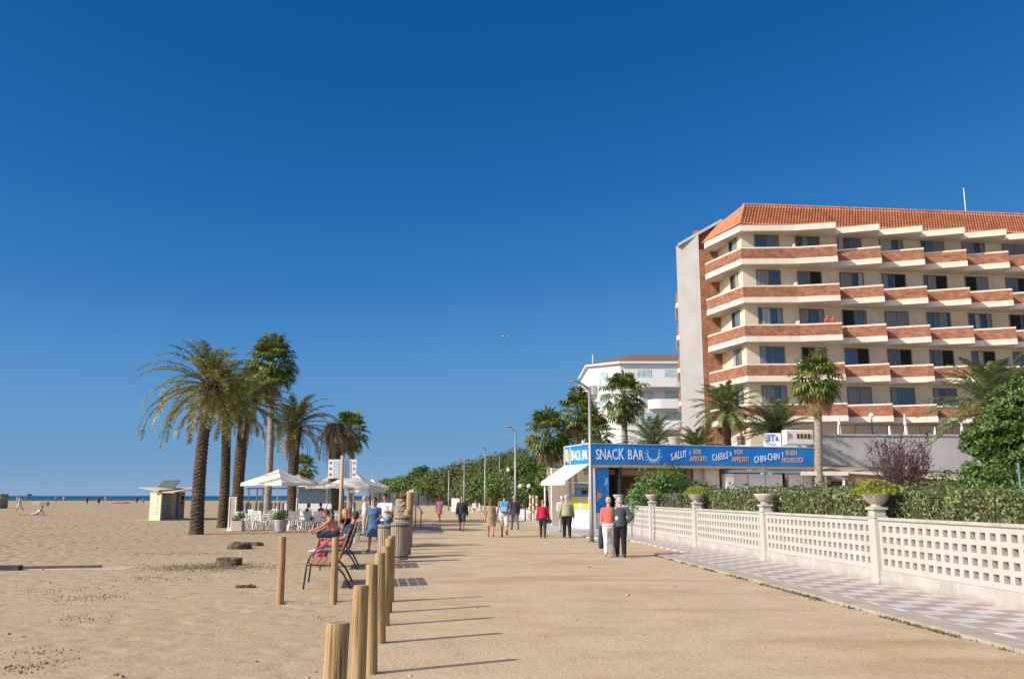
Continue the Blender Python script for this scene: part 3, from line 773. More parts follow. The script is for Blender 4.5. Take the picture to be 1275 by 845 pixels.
for x in (.0, 1.0, 4.5, 8.0): 
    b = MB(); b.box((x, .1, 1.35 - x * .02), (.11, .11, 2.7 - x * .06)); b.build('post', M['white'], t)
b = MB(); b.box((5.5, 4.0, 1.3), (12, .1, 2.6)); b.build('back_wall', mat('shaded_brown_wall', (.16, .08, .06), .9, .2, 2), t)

# ================================================================== WHITE APARTMENT BUILDING
wb = empty('white_apartment_building', (17, 114, 0), 0, 'white apartment building with rounded balconies and low brown tiled roof', 'building')
W3 = lambda x, y: (x - 17, y - 114)
zE = 18.7
b = MB(); b.prism([W3(10.2, 117), W3(14.0, 114), W3(24, 114), W3(27, 130), W3(10.2, 130)], 0, zE); b.build('wall', M['whitebld'], wb)
b = MB()
ev = [W3(9.8, 116.8), W3(13.9, 113.5), W3(24.4, 113.5), W3(27.5, 130), W3(9.8, 130)]
vs_ = [(p[0], p[1], zE + .15) for p in ev] + [(W3(16.4, 121)[0], W3(16.4, 121)[1], 20.9), (W3(23, 121)[0], W3(23, 121)[1], 20.9)]
b.add(vs_, [(0, 1, 5), (1, 2, 6, 5), (2, 3, 6), (3, 4, 5, 6), (4, 0, 5)]); b.build('roof', M['brownroof'], wb)
b = MB(); b.prism(ev, zE - .1, zE + .148); b.build('eaves', M['whitebld'], wb)
def rbalc(xa, xb, yf, z, d=1.5):
    pts = [(xa, yf + .02)] ; r = d; n = 6
    for i in range(n + 1):
        a = PI / 2 * i / n; pts.append((xa + r - r * math.cos(a), yf - r * math.sin(a)))
    for i in range(n + 1):
        a = PI / 2 * (1 - i / n); pts.append((xb - r + r * math.cos(a), yf - r * math.sin(a)))
    pts.append((xb, yf + .02))
    b = MB(); b.prism([W3(*p) for p in pts], z - .2, z); o = b.build('balcony', M['whitebld'], wb)
    b = MB(); b.strip([W3(*p) for p in pts], .12, z + .002, z + 1.0); b.build('parapet', M['whitebld'], o)
mat_teal = mat('teal_curtained_glass', (.20, .32, .36), .25, .25, 2.5, col2=(.42, .52, .54))
def wwin(x, yf, z, w, h=2.1, blue=True, ang=0.0):
    b = MB(); c = W3(x, yf); b.box((c[0], c[1], z + h / 2), (w, .06, h), rz=ang); b.build('window', mat_teal, wb)
for r_ in range(6):
    z = 15.6 - r_ * 2.75
    rbalc(17.6 if r_ else 15.0, 22.6, 114, z)
    wwin(17.4 if r_ else 17.2, 113.97, z + .1, 1.8); wwin(20.8, 113.97, z + .1, 1.9)
    if r_ < 2: wwin(12.0, 115.5, z + .2, 1.4, 1.9, ang=R(-38))
    if r_ == 0: rbalc(8.9, 11.6, 117.0, z - .6, 1.2)
    else: rbalc(9.2, 11.6, 117.0, z - .6, 1.2)
b = MB(); b.tube([(W3(10.9, 118)[0], W3(10.9, 118)[1], 18.9), (W3(10.9, 118)[0], W3(10.9, 118)[1], 20.4)], .06, 6); b.build('vent_pipe', M['white'], wb)

# ================================================================== TEXT
def text_mesh(word, size, narrow=.7, jitter=.06, seed=1, extr=.008, gap=.06, lean=0.0):
    """hand-lettered look: each character set on its own"""
    rr = random.Random(seed); b = MB(); x = 0.0
    for ch in word:
        if ch == ' ': x += size * .28; continue
        cu = bpy.data.curves.new('glyph', 'FONT'); cu.body = ch; cu.size = size * 1.38 * (1 + rr.uniform(-jitter, jitter)); cu.extrude = extr; cu.offset = size * .010
        ob = bpy.data.objects.new('glyph', cu); COL.objects.link(ob)
        me = bpy.data.meshes.new_from_object(ob.evaluated_get(bpy.context.evaluated_depsgraph_get()))
        bpy.data.objects.remove(ob); bpy.data.curves.remove(cu)
        if len(me.vertices) == 0: continue
        xs = [v.co.x for v in me.vertices]; a0, a1 = min(xs), max(xs)
        rot = rr.uniform(-jitter, jitter); dy = rr.uniform(-.4, .4) * jitter * size
        vs_ = []
        for v in me.vertices:
            px, py = (v.co.x - a0) * narrow, v.co.y
            px, py = px * math.cos(rot) - py * math.sin(rot), px * math.sin(rot) + py * math.cos(rot)
            vs_.append((x + px + lean * py, py + dy, v.co.z))
        b.add(vs_, [tuple(p.vertices) for p in me.polygons])
        x += (a1 - a0) * narrow + size * gap
        bpy.data.meshes.remove(me)
    return b, x
def put_text(word, parent, origin, ang, size, m, name='lettering', narrow=.7, jitter=.06, seed=1, rise=0.0, width=None, gap=.06, dpt=.012):
    b, w = text_mesh(word, size, narrow, jitter, seed, .006, gap)
    k = (width / w) if width else 1.0
    d = Vector((math.cos(ang), math.sin(ang), 0)); n = Vector((d.y, -d.x, 0)); o = Vector(origin)
    b.v = [tuple(o + d * (x * k) + Vector((0, 0, y + rise * x * k)) + n * (z + dpt)) for x, y, z in b.v]
    return b.build(name, m, parent)

# ================================================================== SNACK BAR
S0 = Vector((4.0, 45.0, 0)); S1 = Vector((16.95, 49.2, 0))       # front fascia line
sa = math.atan2(S1.y - S0.y, S1.x - S0.x); sd = Vector((math.cos(sa), math.sin(sa), 0)); sn = Vector((sd.y, -sd.x, 0)); SL = (S1 - S0).length
L0 = Vector((2.86, 48.6, 0)); sideL = (L0 - S0).length; sd2 = (S0 - L0).normalized(); sa2 = math.atan2(sd2.y, sd2.x); sn2 = Vector((sd2.y, -sd2.x, 0))
bar = empty('snack_bar', S0, 0, 'open snack bar building under a long blue painted fascia', 'snack bar')
def SB(s_, z, out=0.0): return sd * s_ + sn * out + Vector((0, 0, z))
def SS(s_, z, out=0.0): return (L0 - S0) + sd2 * s_ + sn2 * out + Vector((0, 0, z))
b = MB(); b.box(SB(SL / 2, 3.74, -.08), (SL, .16, 1.0), rz=sa); fas = b.build('front_sign', M['blue'], bar)
b = MB(); b.box(SB(SL / 2, 4.26, -.08), (SL + .04, .2, .035), rz=sa); b.build('trim', M['letterb'], fas)
b = MB(); b.box(SS(sideL / 2 - .1, 3.76, -.08), (sideL - .2, .16, 1.0), rz=sa2); fas2 = b.build('side_sign', M['blue'], bar)
b = MB()
b.box(SS(sideL / 2 - .1, 4.28, -.08), (sideL - .2, .2, .04), rz=sa2); b.box(SS(sideL / 2 - .1, 3.24, -.08), (sideL - .2, .2, .05), rz=sa2)
b.box(SS(0, 3.76, -.08), (.06, .2, 1.0), rz=sa2); b.box(SS(.9, 3.76, .01), (.05, .03, 1.0), rz=sa2); b.box(SS(sideL - .22, 3.76, -.06), (.05, .2, 1.0), rz=sa2)
b.build('frame', M['white'], fas2)
put_text('SNACK BAR', fas, SB(.28, 3.47), sa, .56, M['letter'], 'lettering', .55, .09, 3, width=2.7)
put_text('SNACK BAR', fas2, SS(1.05, 3.5), sa2, .52, M['letter'], 'lettering', .5, .08, 5, width=2.3)
b = MB(); b.add([SS(.2, 3.5, .012), SS(.75, 3.4, .012), SS(.6, 4.1, .012), SS(.15, 4.15, .012)], [(0, 1, 2, 3)]); b.build('emblem', M['orange'], fas2)
# sun emblem
def emblem(s0, zc, r):
    b = MB(); n = 36
    vs_ = []
    for i in range(n):
        a = 2 * PI * i / n; ri = r * (.80 - .0 * math.sin(a)); ro = r * (1.02 if math.sin(a) < .55 else .90)
        vs_ += [SB(s0 + ri * math.cos(a), zc + .06 + ri * math.sin(a) * .95, .010), SB(s0 + ro * math.cos(a), zc + ro * math.sin(a) * 1.0, .010)]
    b.add(vs_, [(2 * i, 2 * i + 1, (2 * i + 3) % (2 * n), (2 * i + 2) % (2 * n)) for i in range(n)])
    for i in range(16):
        a = 2 * PI * (i + .5) / 16
        if .25 * PI < a < .75 * PI: continue
        w = .10; r0, r1 = r * 1.13, r * (1.55 if i % 2 else 1.38)
        b.add([SB(s0 + r0 * math.cos(a - w), zc + r0 * math.sin(a - w), .011), SB(s0 + r0 * math.cos(a + w), zc + r0 * math.sin(a + w), .011), SB(s0 + r1 * math.cos(a + .03), max(3.26, min(4.22, zc + r1 * math.sin(a + .03))), .011)], [(0, 1, 2)])
    b.build('sun_emblem', M['letterb'], fas)

def fs(px): # px of sign -> s along
    d = ray(px, 570); # intersect in plan
    k = (S0.y - S0.x * sd.y / sd.x) / (d[1] - d[0] * sd.y / sd.x)
    return (Vector((d[0] * k, d[1] * k, 0)) - S0).length
emblem(fs(813.5), 3.73, .36)
put_text('SALUT', fas, SB(fs(836), 3.48), sa, .38, M['letter'], 'lettering', .55, .1, 8, .22, width=fs(856) - fs(836))
put_text('i', fas, SB(fs(859), 3.78), sa, .24, M['letter'], 'lettering', .7, .05, 9)
put_text('BON', fas, SB(fs(864), 3.82), sa, .25, M['orange'], 'lettering', .6, .04, 10, width=fs(873) - fs(864))
put_text('APROFIT!', fas, SB(fs(859), 3.44, 0), sa, .27, M['orange'], 'lettering', .55, .04, 11, .02, width=fs(881) - fs(859))
put_text('CHEERS', fas, SB(fs(887), 3.46), sa, .36, M['letter'], 'lettering', .5, .1, 12, .16, width=fs(907) - fs(887))
put_text('&', fas, SB(fs(909), 3.74), sa, .24, M['letter'], 'lettering', .6, .05, 13)
put_text('BON', fas, SB(fs(915), 3.84), sa, .25, M['orange'], 'lettering', .6, .04, 14, width=fs(925) - fs(915))
put_text('APPETIT!', fas, SB(fs(911), 3.44), sa, .27, M['orange'], 'lettering', .55, .04, 15, .02, width=fs(932) - fs(911))
put_text('CHIN-CHIN', fas, SB(fs(939), 3.40), sa, .36, M['letter'], 'lettering', .5, .1, 16, .14, width=fs(971) - fs(939))
put_text('Y', fas, SB(fs(973.5), 3.74), sa, .25, M['letter'], 'lettering', .6, .05, 17)
put_text('BUEN', fas, SB(fs(979), 3.84), sa, .26, M['orange'], 'lettering', .6, .04, 18, width=fs(993) - fs(979))
put_text('PROVECHO!', fas, SB(fs(974), 3.42), sa, .28, M['orange'], 'lettering', .5, .04, 19, .03, width=fs(1000) - fs(974))
b = MB(); b.box(SB(SL + .06, 3.74, -.3), (.1, .8, 1.05), rz=sa); b.build('sign_end', M['letterb'], fas)
# timber soffit + flat roof
b = MB(); b.box(SB(SL / 2, 3.15, -.12), (SL, .22, .16), rz=sa); b.box(SS(sideL / 2 - .1, 3.16, -.12), (sideL - .25, .2, .14), rz=sa2); b.build('timber_beam', M['timber'], bar)
b = MB(); b.prism([tuple(SB(.1, 0, -.2))[:2], tuple(SB(SL, 0, -.2))[:2], tuple(SB(SL, 0, -6))[:2], tuple(SB(2.2, 0, -6.4))[:2], tuple(SS(.1, 0, -.2))[:2]], 3.24, 3.42); b.build('roof', M['timber'], bar)
# corner column with mural, other columns, back wall, counter
b = MB(); b.box(SB(.12, 1.55, -.25), (.22, .4, 3.06), rz=sa); b.build('column', M['white'], bar)
b = MB(); b.box(SB(.66, 1.95, -.22), (.72, .12, 2.28), rz=sa); mur = b.build('mural_panel', M['blue2'], bar)
b = MB(); b.box(SB(.66, .40, -.23), (.74, .14, .80), rz=sa); b.build('panel_plinth', M['white'], bar)
rm = random.Random(5); b = MB()
for i in range(26):
    c = SB(.35 + rm.random() * .62, .95 + rm.random() * 2.0, -.157); w = rm.uniform(.015, .035); b.add([c - sd * w, c + Vector((0, 0, w)), c + sd * w, c - Vector((0, 0, w))], [(0, 3, 2, 1)])
b.build('bubbles', M['letterb'], mur)
b = MB(); b.add([SB(.34, 1.35, -.155), SB(.62, 1.62, -.155), SB(.52, 1.80, -.155), SB(.36, 1.83, -.155)], [(0, 1, 2, 3)]); b.add([SB(.62, 1.66, -.155), SB(.74, 1.78, -.155), SB(.58, 1.78, -.155)], [(0, 1, 2)]); b.build('fish', M['orange'], mur)
b = MB(); b.add([SB(.74, 2.1, -.155), SB(.92, 2.25, -.155), SB(.95, 2.5, -.155), SB(.82, 2.6, -.155), SB(.86, 2.4, -.155)], [(0, 1, 2, 3, 4)]); b.build('seahorse', M['letterb'], mur)
for s_ in (3.5, 5.0, 6.4, 7.1):
    b = MB(); b.box(SB(s_, 1.55, -1.6 if s_ < 7 else -.4), (.18 if s_ < 7 else .8, .18, 3.06), rz=sa); b.build('column', M['hotelwhite'] if s_ > 6 else M['concrete'], bar)
b = MB(); b.box(SB(6.95, 1.55, -.75), (1.5, .14, 3.06), rz=sa); b.build('side_wall', M['hotelwhite'], bar)
b = MB(); b.box(SB(SL / 2, 1.6, -5.8), (SL, .2, 3.2), rz=sa); b.build('back_wall', M['hotelwhite'], bar)
b = MB(); b.box(SB(3.2, 1.9, -3.2), (2.4, .1, 1.6), rz=sa); b.build('menu_board', mat('brown_board', (.20, .11, .08), .8, .2, 3), bar)
b = MB(); b.box(SB(2.6, 2.85, -1.0), (4.8, .9, .25), rz=sa); b.build('roller_blind_box', mat('blind_fabric', (.36, .27, .19), .9, .2, 2), bar)
for s_ in (1.4, 2.4, 4.4, 5.6):
    b = MB(); b.box(SB(s_, .95, -3.6), (.6, .5, 1.9), rz=sa); b.build('drinks_fridge', M['steel'] if s_ != 2.4 else M['concrete'], bar)
# white cabins under the right half
for i, (s_, w) in enumerate(((8.05, .45), (8.82, 1.05), (9.92, 1.05), (11.02, 1.05), (12.42, .93), (13.2, .6))):
    b = MB(); b.box(SB(s_, 1.42, -.55 if i else -.38), (w - .02, .12 if i else .5, 2.8), rz=sa); b.build('cabin_panel', M['white'], bar)
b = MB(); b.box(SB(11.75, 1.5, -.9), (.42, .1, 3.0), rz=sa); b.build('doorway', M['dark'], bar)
b = MB(); b.box(SB(10.8, 2.95, -.35), (5.6, .5, .14), rz=sa); b.build('awning_box', M['letterb'], bar)
# side counter facing the promenade
b = MB(); b.box(SS(sideL / 2, .5, -.35), (sideL - .5, .5, 1.0), rz=sa2); b.build('counter_base', M['white'], bar)
b = MB(); b.box(SS(sideL / 2 + .25, 1.30, -.3), (2.3, .5, .62), rz=sa2); b.build('ice_cream_counter', M['yellow'], bar)
b = MB(); b.tube([SS(sideL / 2 + .3, 1.25, -.05), SS(sideL / 2 + .3, 1.25, -.02)], .22, 16); b.build('round_logo', M['letterb'], bar)
b = MB(); b.box(SS(sideL / 2 + .25, 1.67, -.3), (2.4, .56, .12), rz=sa2); b.build('blue_shelf', M['blue'], bar)
b = MB(); b.box(SS(sideL / 2 + .25, 2.03, -.34), (2.2, .4, .58), rz=sa2); b.build('display_glass', M['glass'], bar)
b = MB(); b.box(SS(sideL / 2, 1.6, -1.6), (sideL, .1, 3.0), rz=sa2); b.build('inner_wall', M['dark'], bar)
b = MB(); b.box(SS(.2, 1.55, -.2), (.16, .16, 3.0), rz=sa2); b.box(SS(1.0, 1.9, -.2), (.30, .16, 2.2), rz=sa2); b.build('column', M['hotelwhite'], bar)
# awning
b = MB(); q = [SS(-.05, 3.22, .02), SS(sideL - .2, 3.22, .02), SS(sideL - .2, 2.35, 1.35), SS(-.05, 2.35, 1.35)]
b.add(q, [(0, 1, 2, 3)]); aw = b.build('awning', M['cloth'], bar); sm = aw.modifiers.new('s', 'SOLIDIFY'); sm.thickness = .03
b = MB(); b.add([q[3], q[2], q[2] - Vector((0, 0, .16)), q[3] - Vector((0, 0, .16))], [(0, 1, 2, 3)]); b.build('valance_or_shade', M['cloth'], aw)
b = MB(); b.bar(SS(.1, 2.3, 1.3), SS(.1, 2.3, 0), .04); b.bar(SS(sideL - .3, 2.3, 1.3), SS(sideL - .3, 2.3, 0), .04); b.build('awning_arm', M['white'], aw)
b = MB(); b.tube([SS(.15, 0, 1.2), SS(.15, 2.35, 1.2)], .045, 8); b.build('awning_pole', M['white'], bar)
# illuminated box signs behind the fascia
t = empty('white_box_sign', (16.3, 50.6, 0), 0, 'white curved box sign with pink letters above the snack bar end', 'sign')
b = MB(); b.box((0, 0, 4.92), (1.75, .5, .85), rz=R(12)); b.box((.6, .1, 2.1), (.12, .12, 4.2)); b.build('sign_box', M['white'], t, bevel=.1)
put_text('je', t, Vector((-.75, -.42, 4.87)), R(12), .42, M['pink'], 'lettering', .8, .02, 21)
b = MB()
for i in range(4):
    d = Vector((math.cos(R(12)), math.sin(R(12)), 0)); c = Vector((0, 0, 4.99)) + d * (-.12 + i * .23) - Vector((-d.y, d.x, 0)) * .262
    b.box(c, (.15, .02, .26), rz=R(12))
b.build('dark_blocks', mat('olive_black', (.08, .07, .02), .6), t)
b = MB()
for i in range(4):
    d = Vector((math.cos(R(12)), math.sin(R(12)), 0)); c = Vector((0, 0, 4.99)) + d * (-.01 + i * .23) - Vector((-d.y, d.x, 0)) * .266
    b.box(c, (.06, .02, .22), rz=R(12))
b.build('yellow_bars', M['yellow'], t)
t = empty('blue_lettered_sign', (14.9, 50.8, 0), 0, 'small white sign with blue scrawled letters above the blue fascia', 'sign')
b = MB(); b.box((0, 0, 4.78), (.95, .2, .8)); b.box((0, .1, 2.0), (.1, .08, 4.0)); b.build('sign_panel', M['white'], t)
put_text('3Ta', t, Vector((-.36, -.11, 4.74)), 0, .36, M['blue'], 'lettering', .8, .1, 22, width=.7)
put_text('om', t, Vector((-.22, -.11, 4.5)), 0, .18, M['letterb'], 'lettering', .8, .1, 23, width=.4)
t = empty('roof_pot', SB(fs(845), 4.27, -.4) + S0, 0, 'stone pot standing on the snack bar roof edge', 'pot')
b = MB(); b.lathe([(.05, -.85), (.1, -.2), (.18, -.1), (.30, .1), (.34, .38), (.38, .42), (.33, .44), (.25, .3)], n=16); b.build('bowl', M['stone'], t, smooth=True)
# low white garden wall past the bar
t = empty('low_white_wall', (3.0, 57, 0), 0, 'low white wall edging the green bed beyond the snack bar', 'wall')
b = MB(); b.strip([(0, -6.5), (.02, 0), (-2.6, 12.6), (-4.2, 22), (-7, 45)], -.3, 0, .65); b.build('wall', M['whitewall'], t)
# ================================================================== VEGETATION
UP = Vector((0, 0, 1))
def frond(b, o, az, el, L, rnd, droop=1.3, lw=.05, ll=.42, nl=30, side=1.0, twist=0.0):
    """feather leaf: arching rib with two rows of leaflets"""
    N_ = 9; p = Vector(o); pts = [p.copy()]; e = el; dirs = []
    h = Vector((math.cos(az), math.sin(az), 0))
    h2 = Vector((-math.sin(az), math.cos(az), 0)) * twist
    for i in range(N_):
        t_ = (i + .5) / N_
        d = (h * math.cos(e) + UP * math.sin(e) + h2 * t_ * .4).normalized()
        dirs.append(d); p = p + d * (L / N_); pts.append(p.copy())
        e -= droop / N_ * (.4 + 1.3 * t_)
        e = max(e, -1.5)
    b.tube(pts, [.035 * (1 - i / N_ * .85) * (L / 3.5) for i in range(N_ + 1)], 4, cap=False)
    for i in range(nl):
        t_ = .14 + .86 * (i + rnd.random() * .5) / nl
        k = min(N_ - 1, int(t_ * N_)); f = t_ * N_ - k
        c = pts[k].lerp(pts[k + 1], min(1, f)); d = dirs[k]
        s_ = d.cross(UP)
        if s_.length < .05: s_ = h.cross(UP)
        s_.normalize(); up = s_.cross(d)
        l = ll * (math.sin(PI * min(1, t_ * .82 + .14)) ** .7) * rnd.uniform(.8, 1.1)
        for sg in (-1, 1):
            q = (s_ * sg * side + d * .75 + up * rnd.uniform(-.1, .3)).normalized()
            m_ = c + q * l * .55; q2 = (q + Vector((0, 0, -.75 * rnd.uniform(.3, 1.2)))).normalized()
            tip = m_ + q2 * l * .5
            w = d * lw * .5
            b.add([c - w, c + w, m_ + w * .8, tip, m_ - w * .8], [(0, 1, 2, 4), (4, 2, 3)])
def fan_leaf(b, o, az, el, pet, r, rnd, nseg=15, dr=.5, fold=.25):
    h = Vector((math.cos(az), math.sin(az), 0)); d = (h * math.cos(el) + UP * math.sin(el)).normalized()
    s_ = Vector((-math.sin(az), math.cos(az), 0)); up = s_.cross(d) * -1
    o = Vector(o); c = o + d * pet - UP * pet * .12
    b.tube([o, o + d * pet * .5, c], [.022, .018, .014], 4, cap=False)
    d2 = (d - UP * dr * .5).normalized(); n_ = s_.cross(d2)
    for i in range(nseg):
        a = (i / (nseg - 1) - .5) * R(230) + rnd.uniform(-.04, .04)
        q = d2 * math.cos(a) + s_ * math.sin(a); q = (q + n_ * -abs(math.sin(a)) * fold).normalized()
        pr_ = q.cross(n_).normalized() * r * .085
        L1 = r * rnd.uniform(.55, .65); L2 = r * rnd.uniform(.3, .45)
        m_ = c + q * L1; q2 = (q + Vector((0, 0, -rnd.uniform(.6, 1.6) * dr * 2))).normalized(); tip = m_ + q2 * L2
        b.add([c, m_ - pr_, tip, m_ + pr_], [(0, 1, 3), (1, 2, 3)])
def palm_trunk(h, r0, r1, lean, kind, rnd, bulge=0.0, mname='trunk_date'):
    b = MB(); n = 16; step = .055 if kind == 'date' else .09; m_ = int(h / step)
    vs_ = []; cx = []
    ph = rnd.uniform(0, 6)
    for i in range(m_ + 1):
        t_ = i / m_; z = h * t_
        ox = lean[0] * (t_ ** 1.5) + .05 * math.sin(t_ * 5 + ph); oy = lean[1] * (t_ ** 1.5)
        r = r0 + (r1 - r0) * t_ + .10 * r0 * math.exp(-z / .25)
        if bulge: 
            zz = (h - z); r += bulge * math.exp(-((zz - .5) / .55) ** 2)
        for k in range(n):
            if kind == 'date':
                saw = ((z / .16) + (k * 3 / n) * (1 if (int(z / .16) % 1 == 0) else 1)) % 1.0
                s2 = ((z / .16) - (k * 3 / n)) % 1.0
                dd = (1 - saw) * (1 - s2) * .20 * min(r0, .3) + rnd.uniform(-.01, .012)
            else:
                dd = (.5 - ((z / .22) % 1.0)) * .06 * r0 + rnd.uniform(-.008, .01)
            a = 2 * PI * k / n
            vs_.append((ox + (r + dd) * math.cos(a), oy + (r + dd) * math.sin(a), z))
    fs_ = [(i * n + k, i * n + (k + 1) % n, (i + 1) * n + (k + 1) % n, (i + 1) * n + k) for i in range(m_) for k in range(n)]
    fs_.append(tuple(range(m_ * n, m_ * n + n)))
    b.add(vs_, fs_)
    return b
def date_palm(label, loc, h, r0, r1, lean, seed, nf=46, L=3.0, group=None, bulge=.12, dead=10, m='date', droop=1.35, elmin=-20, az0=None, lw=.062, ll=.46, nl=30, boots=True):
    rnd = random.Random(seed); loc = Vector(loc)
    t = empty('palm_tree', loc, 0, label, 'palm tree', group)
    palm_trunk(h, r0, r1, lean, 'date', rnd, bulge).build('trunk', M['trunk_date'], t)
    top = Vector((lean[0], lean[1], h))
    b = MB(); ga = 2.39996
    for i in range(nf):
        u = (i + .5) / nf
        el = R(86) - (R(86) - R(elmin)) * (u ** .85) + rnd.uniform(-.12, .12)
        az = i * ga + rnd.uniform(-.2, .2)
        Lf = L * (.72 + .32 * min(1, u * 1.6)) * rnd.uniform(.88, 1.08)
        w = 1.0
        if az0 is not None:          # wind-swept: longer fronds to leeward
            w = 1 + .16 * math.cos(az - az0)
        frond(b, top + Vector((math.cos(az) * .12, math.sin(az) * .12, -.02 - .3 * u)), az, el, Lf * w, rnd, droop * rnd.uniform(.75, 1.15), lw, ll, nl, twist=rnd.uniform(-.5, .5))
    b.build('crown', M[m], t)
    if dead:
        b = MB()
        for i in range(dead):
            az = rnd.uniform(0, 2 * PI)
            frond(b, top + Vector((math.cos(az) * .2, math.sin(az) * .2, -.45 - rnd.random() * .5)), az, R(rnd.uniform(-45, 5)), L * rnd.uniform(.5, .85), rnd, 1.5, lw * .9, ll * .6, nl - 4, side=.5)
        b.build('dry_fronds', M['dead'], t)
    if boots:
        b = MB()
        for i in range(70):
            az = i * ga; z = -.1 - 1.1 * (i / 70); rr = r1 + bulge * math.exp(-((-z - .5) / .55) ** 2)
            p = top + Vector((math.cos(az) * rr * .9, math.sin(az) * rr * .9, z)); q = p + Vector((math.cos(az) * .16, math.sin(az) * .16, .22 + rnd.random() * .1))
            b.bar(p, q, .07, .03)
        b.build('leaf_bases', M['dead'] if m == 'date' else M['trunk_date'], t)
    return t
def fan_palm(label, loc, h, r0, r1, lean, seed, nf=44, r=.8, pet=.9, skirt=1.2, group=None, seg=14, skirt_r=.38, deadn=26):
    rnd = random.Random(seed); t = empty('palm_tree', Vector(loc), 0, label, 'palm tree', group)
    palm_trunk(h, r0, r1, lean, 'fan', rnd).build('trunk', M['trunk_fan'], t)
    top = Vector((lean[0], lean[1], h)); b = MB()
    for i in range(nf):
        u = (i + .5) / nf; el = R(85) - R(130) * (u ** .9) + rnd.uniform(-.12, .12); az = i * 2.39996 + rnd.uniform(-.2, .2)
        fan_leaf(b, top + Vector((0, 0, .12 - u * .35)), az, el, pet * rnd.uniform(.75, 1.15), r * rnd.uniform(.85, 1.1), rnd, seg, dr=.35 + .5 * u)
    b.build('crown', M['fan'], t)
    if skirt:
        b = MB()
        for i in range(int(deadn * 1.7)):
            az = rnd.uniform(0, 2 * PI); z = -.25 - rnd.random() * skirt * .55; rr = skirt_r * (1 - .3 * rnd.random())
            o = top + Vector((math.cos(az) * r1, math.sin(az) * r1, z)); e = Vector((math.cos(az), math.sin(az), 0))
            m_ = o + e * rr * .8 - UP * .28
            b.tube([o, m_], [.02, .014], 4, cap=False)
            s_ = Vector((-math.sin(az), math.cos(az), 0))
            for k in range(8):
                a = (k - 3.5) * .13
                tip = m_ - UP * rnd.uniform(.45, .8) + s_ * a * 1.1 + e * rnd.uniform(-.15, .08)
                mid = m_.lerp(tip, .5) + e * .05; w = s_ * .03
                b.add([m_, mid - w, tip, mid + w], [(0, 1, 2, 3)])
        b.build('dry_skirt', M['dead'], t)
    return t
# ---- broad-leaved trees, hedges, shrubs from thousands of leaf faces
def leaf(b, c, n_, s, rnd, asp=.55):
    a = n_.orthogonal().normalized(); a = Matrix.Rotation(rnd.uniform(0, 6.28), 3, n_) @ a; w = n_.cross(a) * s * asp; a = a * s
    b.add([c - a, c - w * .9 + n_ * s * .12, c + a, c + w * .9 + n_ * s * .12], [(0, 1, 2, 3)])
def crown_leaves(b, blobs, n, size, rnd, shell=.55, asp=.6, flat=1.0, gap=.0):
    wts = [bl[3] ** 2 for bl in blobs]; tot = sum(wts)
    for bl, w in zip(blobs, wts):
        x, y, z, r = bl[:4]; k = int(n * w / tot); cc = Vector((x, y, z)); off = Vector((rnd.uniform(-9, 9), 3, 1))
        i = 0; tries = 0
        while i < k and tries < k * 6:
            tries += 1
            d = Vector((rnd.gauss(0, 1), rnd.gauss(0, 1), rnd.gauss(0, 1)))
            if d.length < 1e-3: continue
            d.normalize()
            # lumpy radius gives clumps with gaps between them
            q = noise.noise((cc + d * r) * (1.6 / max(.5, r)) * 1.4 + off)
            if q < gap - .32 + .0: continue
            rr = r * (shell + (1 - shell) * rnd.random() ** .6) * (1 + .38 * q)
            p = cc + Vector((d.x * rr, d.y * rr, d.z * rr * flat))
            if p.z < .05: continue
            nn = (d * 1.25 + Vector((rnd.uniform(-1, 1), rnd.uniform(-1, 1), rnd.uniform(-.4, .9))) * .75).normalized()
            leaf(b, p, nn, size * rnd.uniform(.6, 1.25), rnd, asp); i += 1
def limbs(h0, blobs, r, rnd, base=(0, 0, 0)):
    b = MB(); base = Vector(base); fork = base + Vector((rnd.uniform(-.2, .2), rnd.uniform(-.2, .2), h0))
    b.tube([base, base.lerp(fork, .5) + Vector((rnd.uniform(-.08, .08), 0, 0)), fork], [r * 1.25, r, r * .85], 9)
    for bl in blobs:
        e = Vector(bl[:3]); m_ = fork.lerp(e, .5) + Vector((rnd.uniform(-.3, .3), rnd.uniform(-.3, .3), rnd.uniform(0, .3))) * bl[3] * .4
        b.tube([fork, m_, e], [r * .55, r * .35, r * .12], 6)
    return b
def tree(label, loc, h, w, seed, m='leaf_mid', n=2600, size=.16, trunk_h=None, group=None, name='tree', cat='tree', nb=9, r=.16, flat=.85, shape=None, gap=.0):
    rnd = random.Random(seed); t = empty(name, Vector(loc), 0, label, cat, group)
    th = trunk_h if trunk_h is not None else h * .25
    if shape: blobs = shape
    else:
        blobs = []
        for i in range(nb):
            a = i * 2.4 + rnd.random(); u = (i + .5) / nb; zz = th + (h - th) * (.22 + .6 * u); rr = w * .5 * math.sqrt(max(.08, 1 - (u * .95) ** 2)) * .55
            br = w * .5 * rnd.uniform(.38, .58) * (9 / max(9, nb)) ** .42
            blobs.append((math.cos(a) * rr, math.sin(a) * rr, min(zz, h - br * .75), br))
    limbs(max(.25, th * .8), blobs, r, rnd).build('trunk', M['bark'], t, smooth=True)
    b = MB(); crown_leaves(b, blobs, n, size, rnd, flat=flat, gap=gap); b.build('crown', M[m], t)
    return t
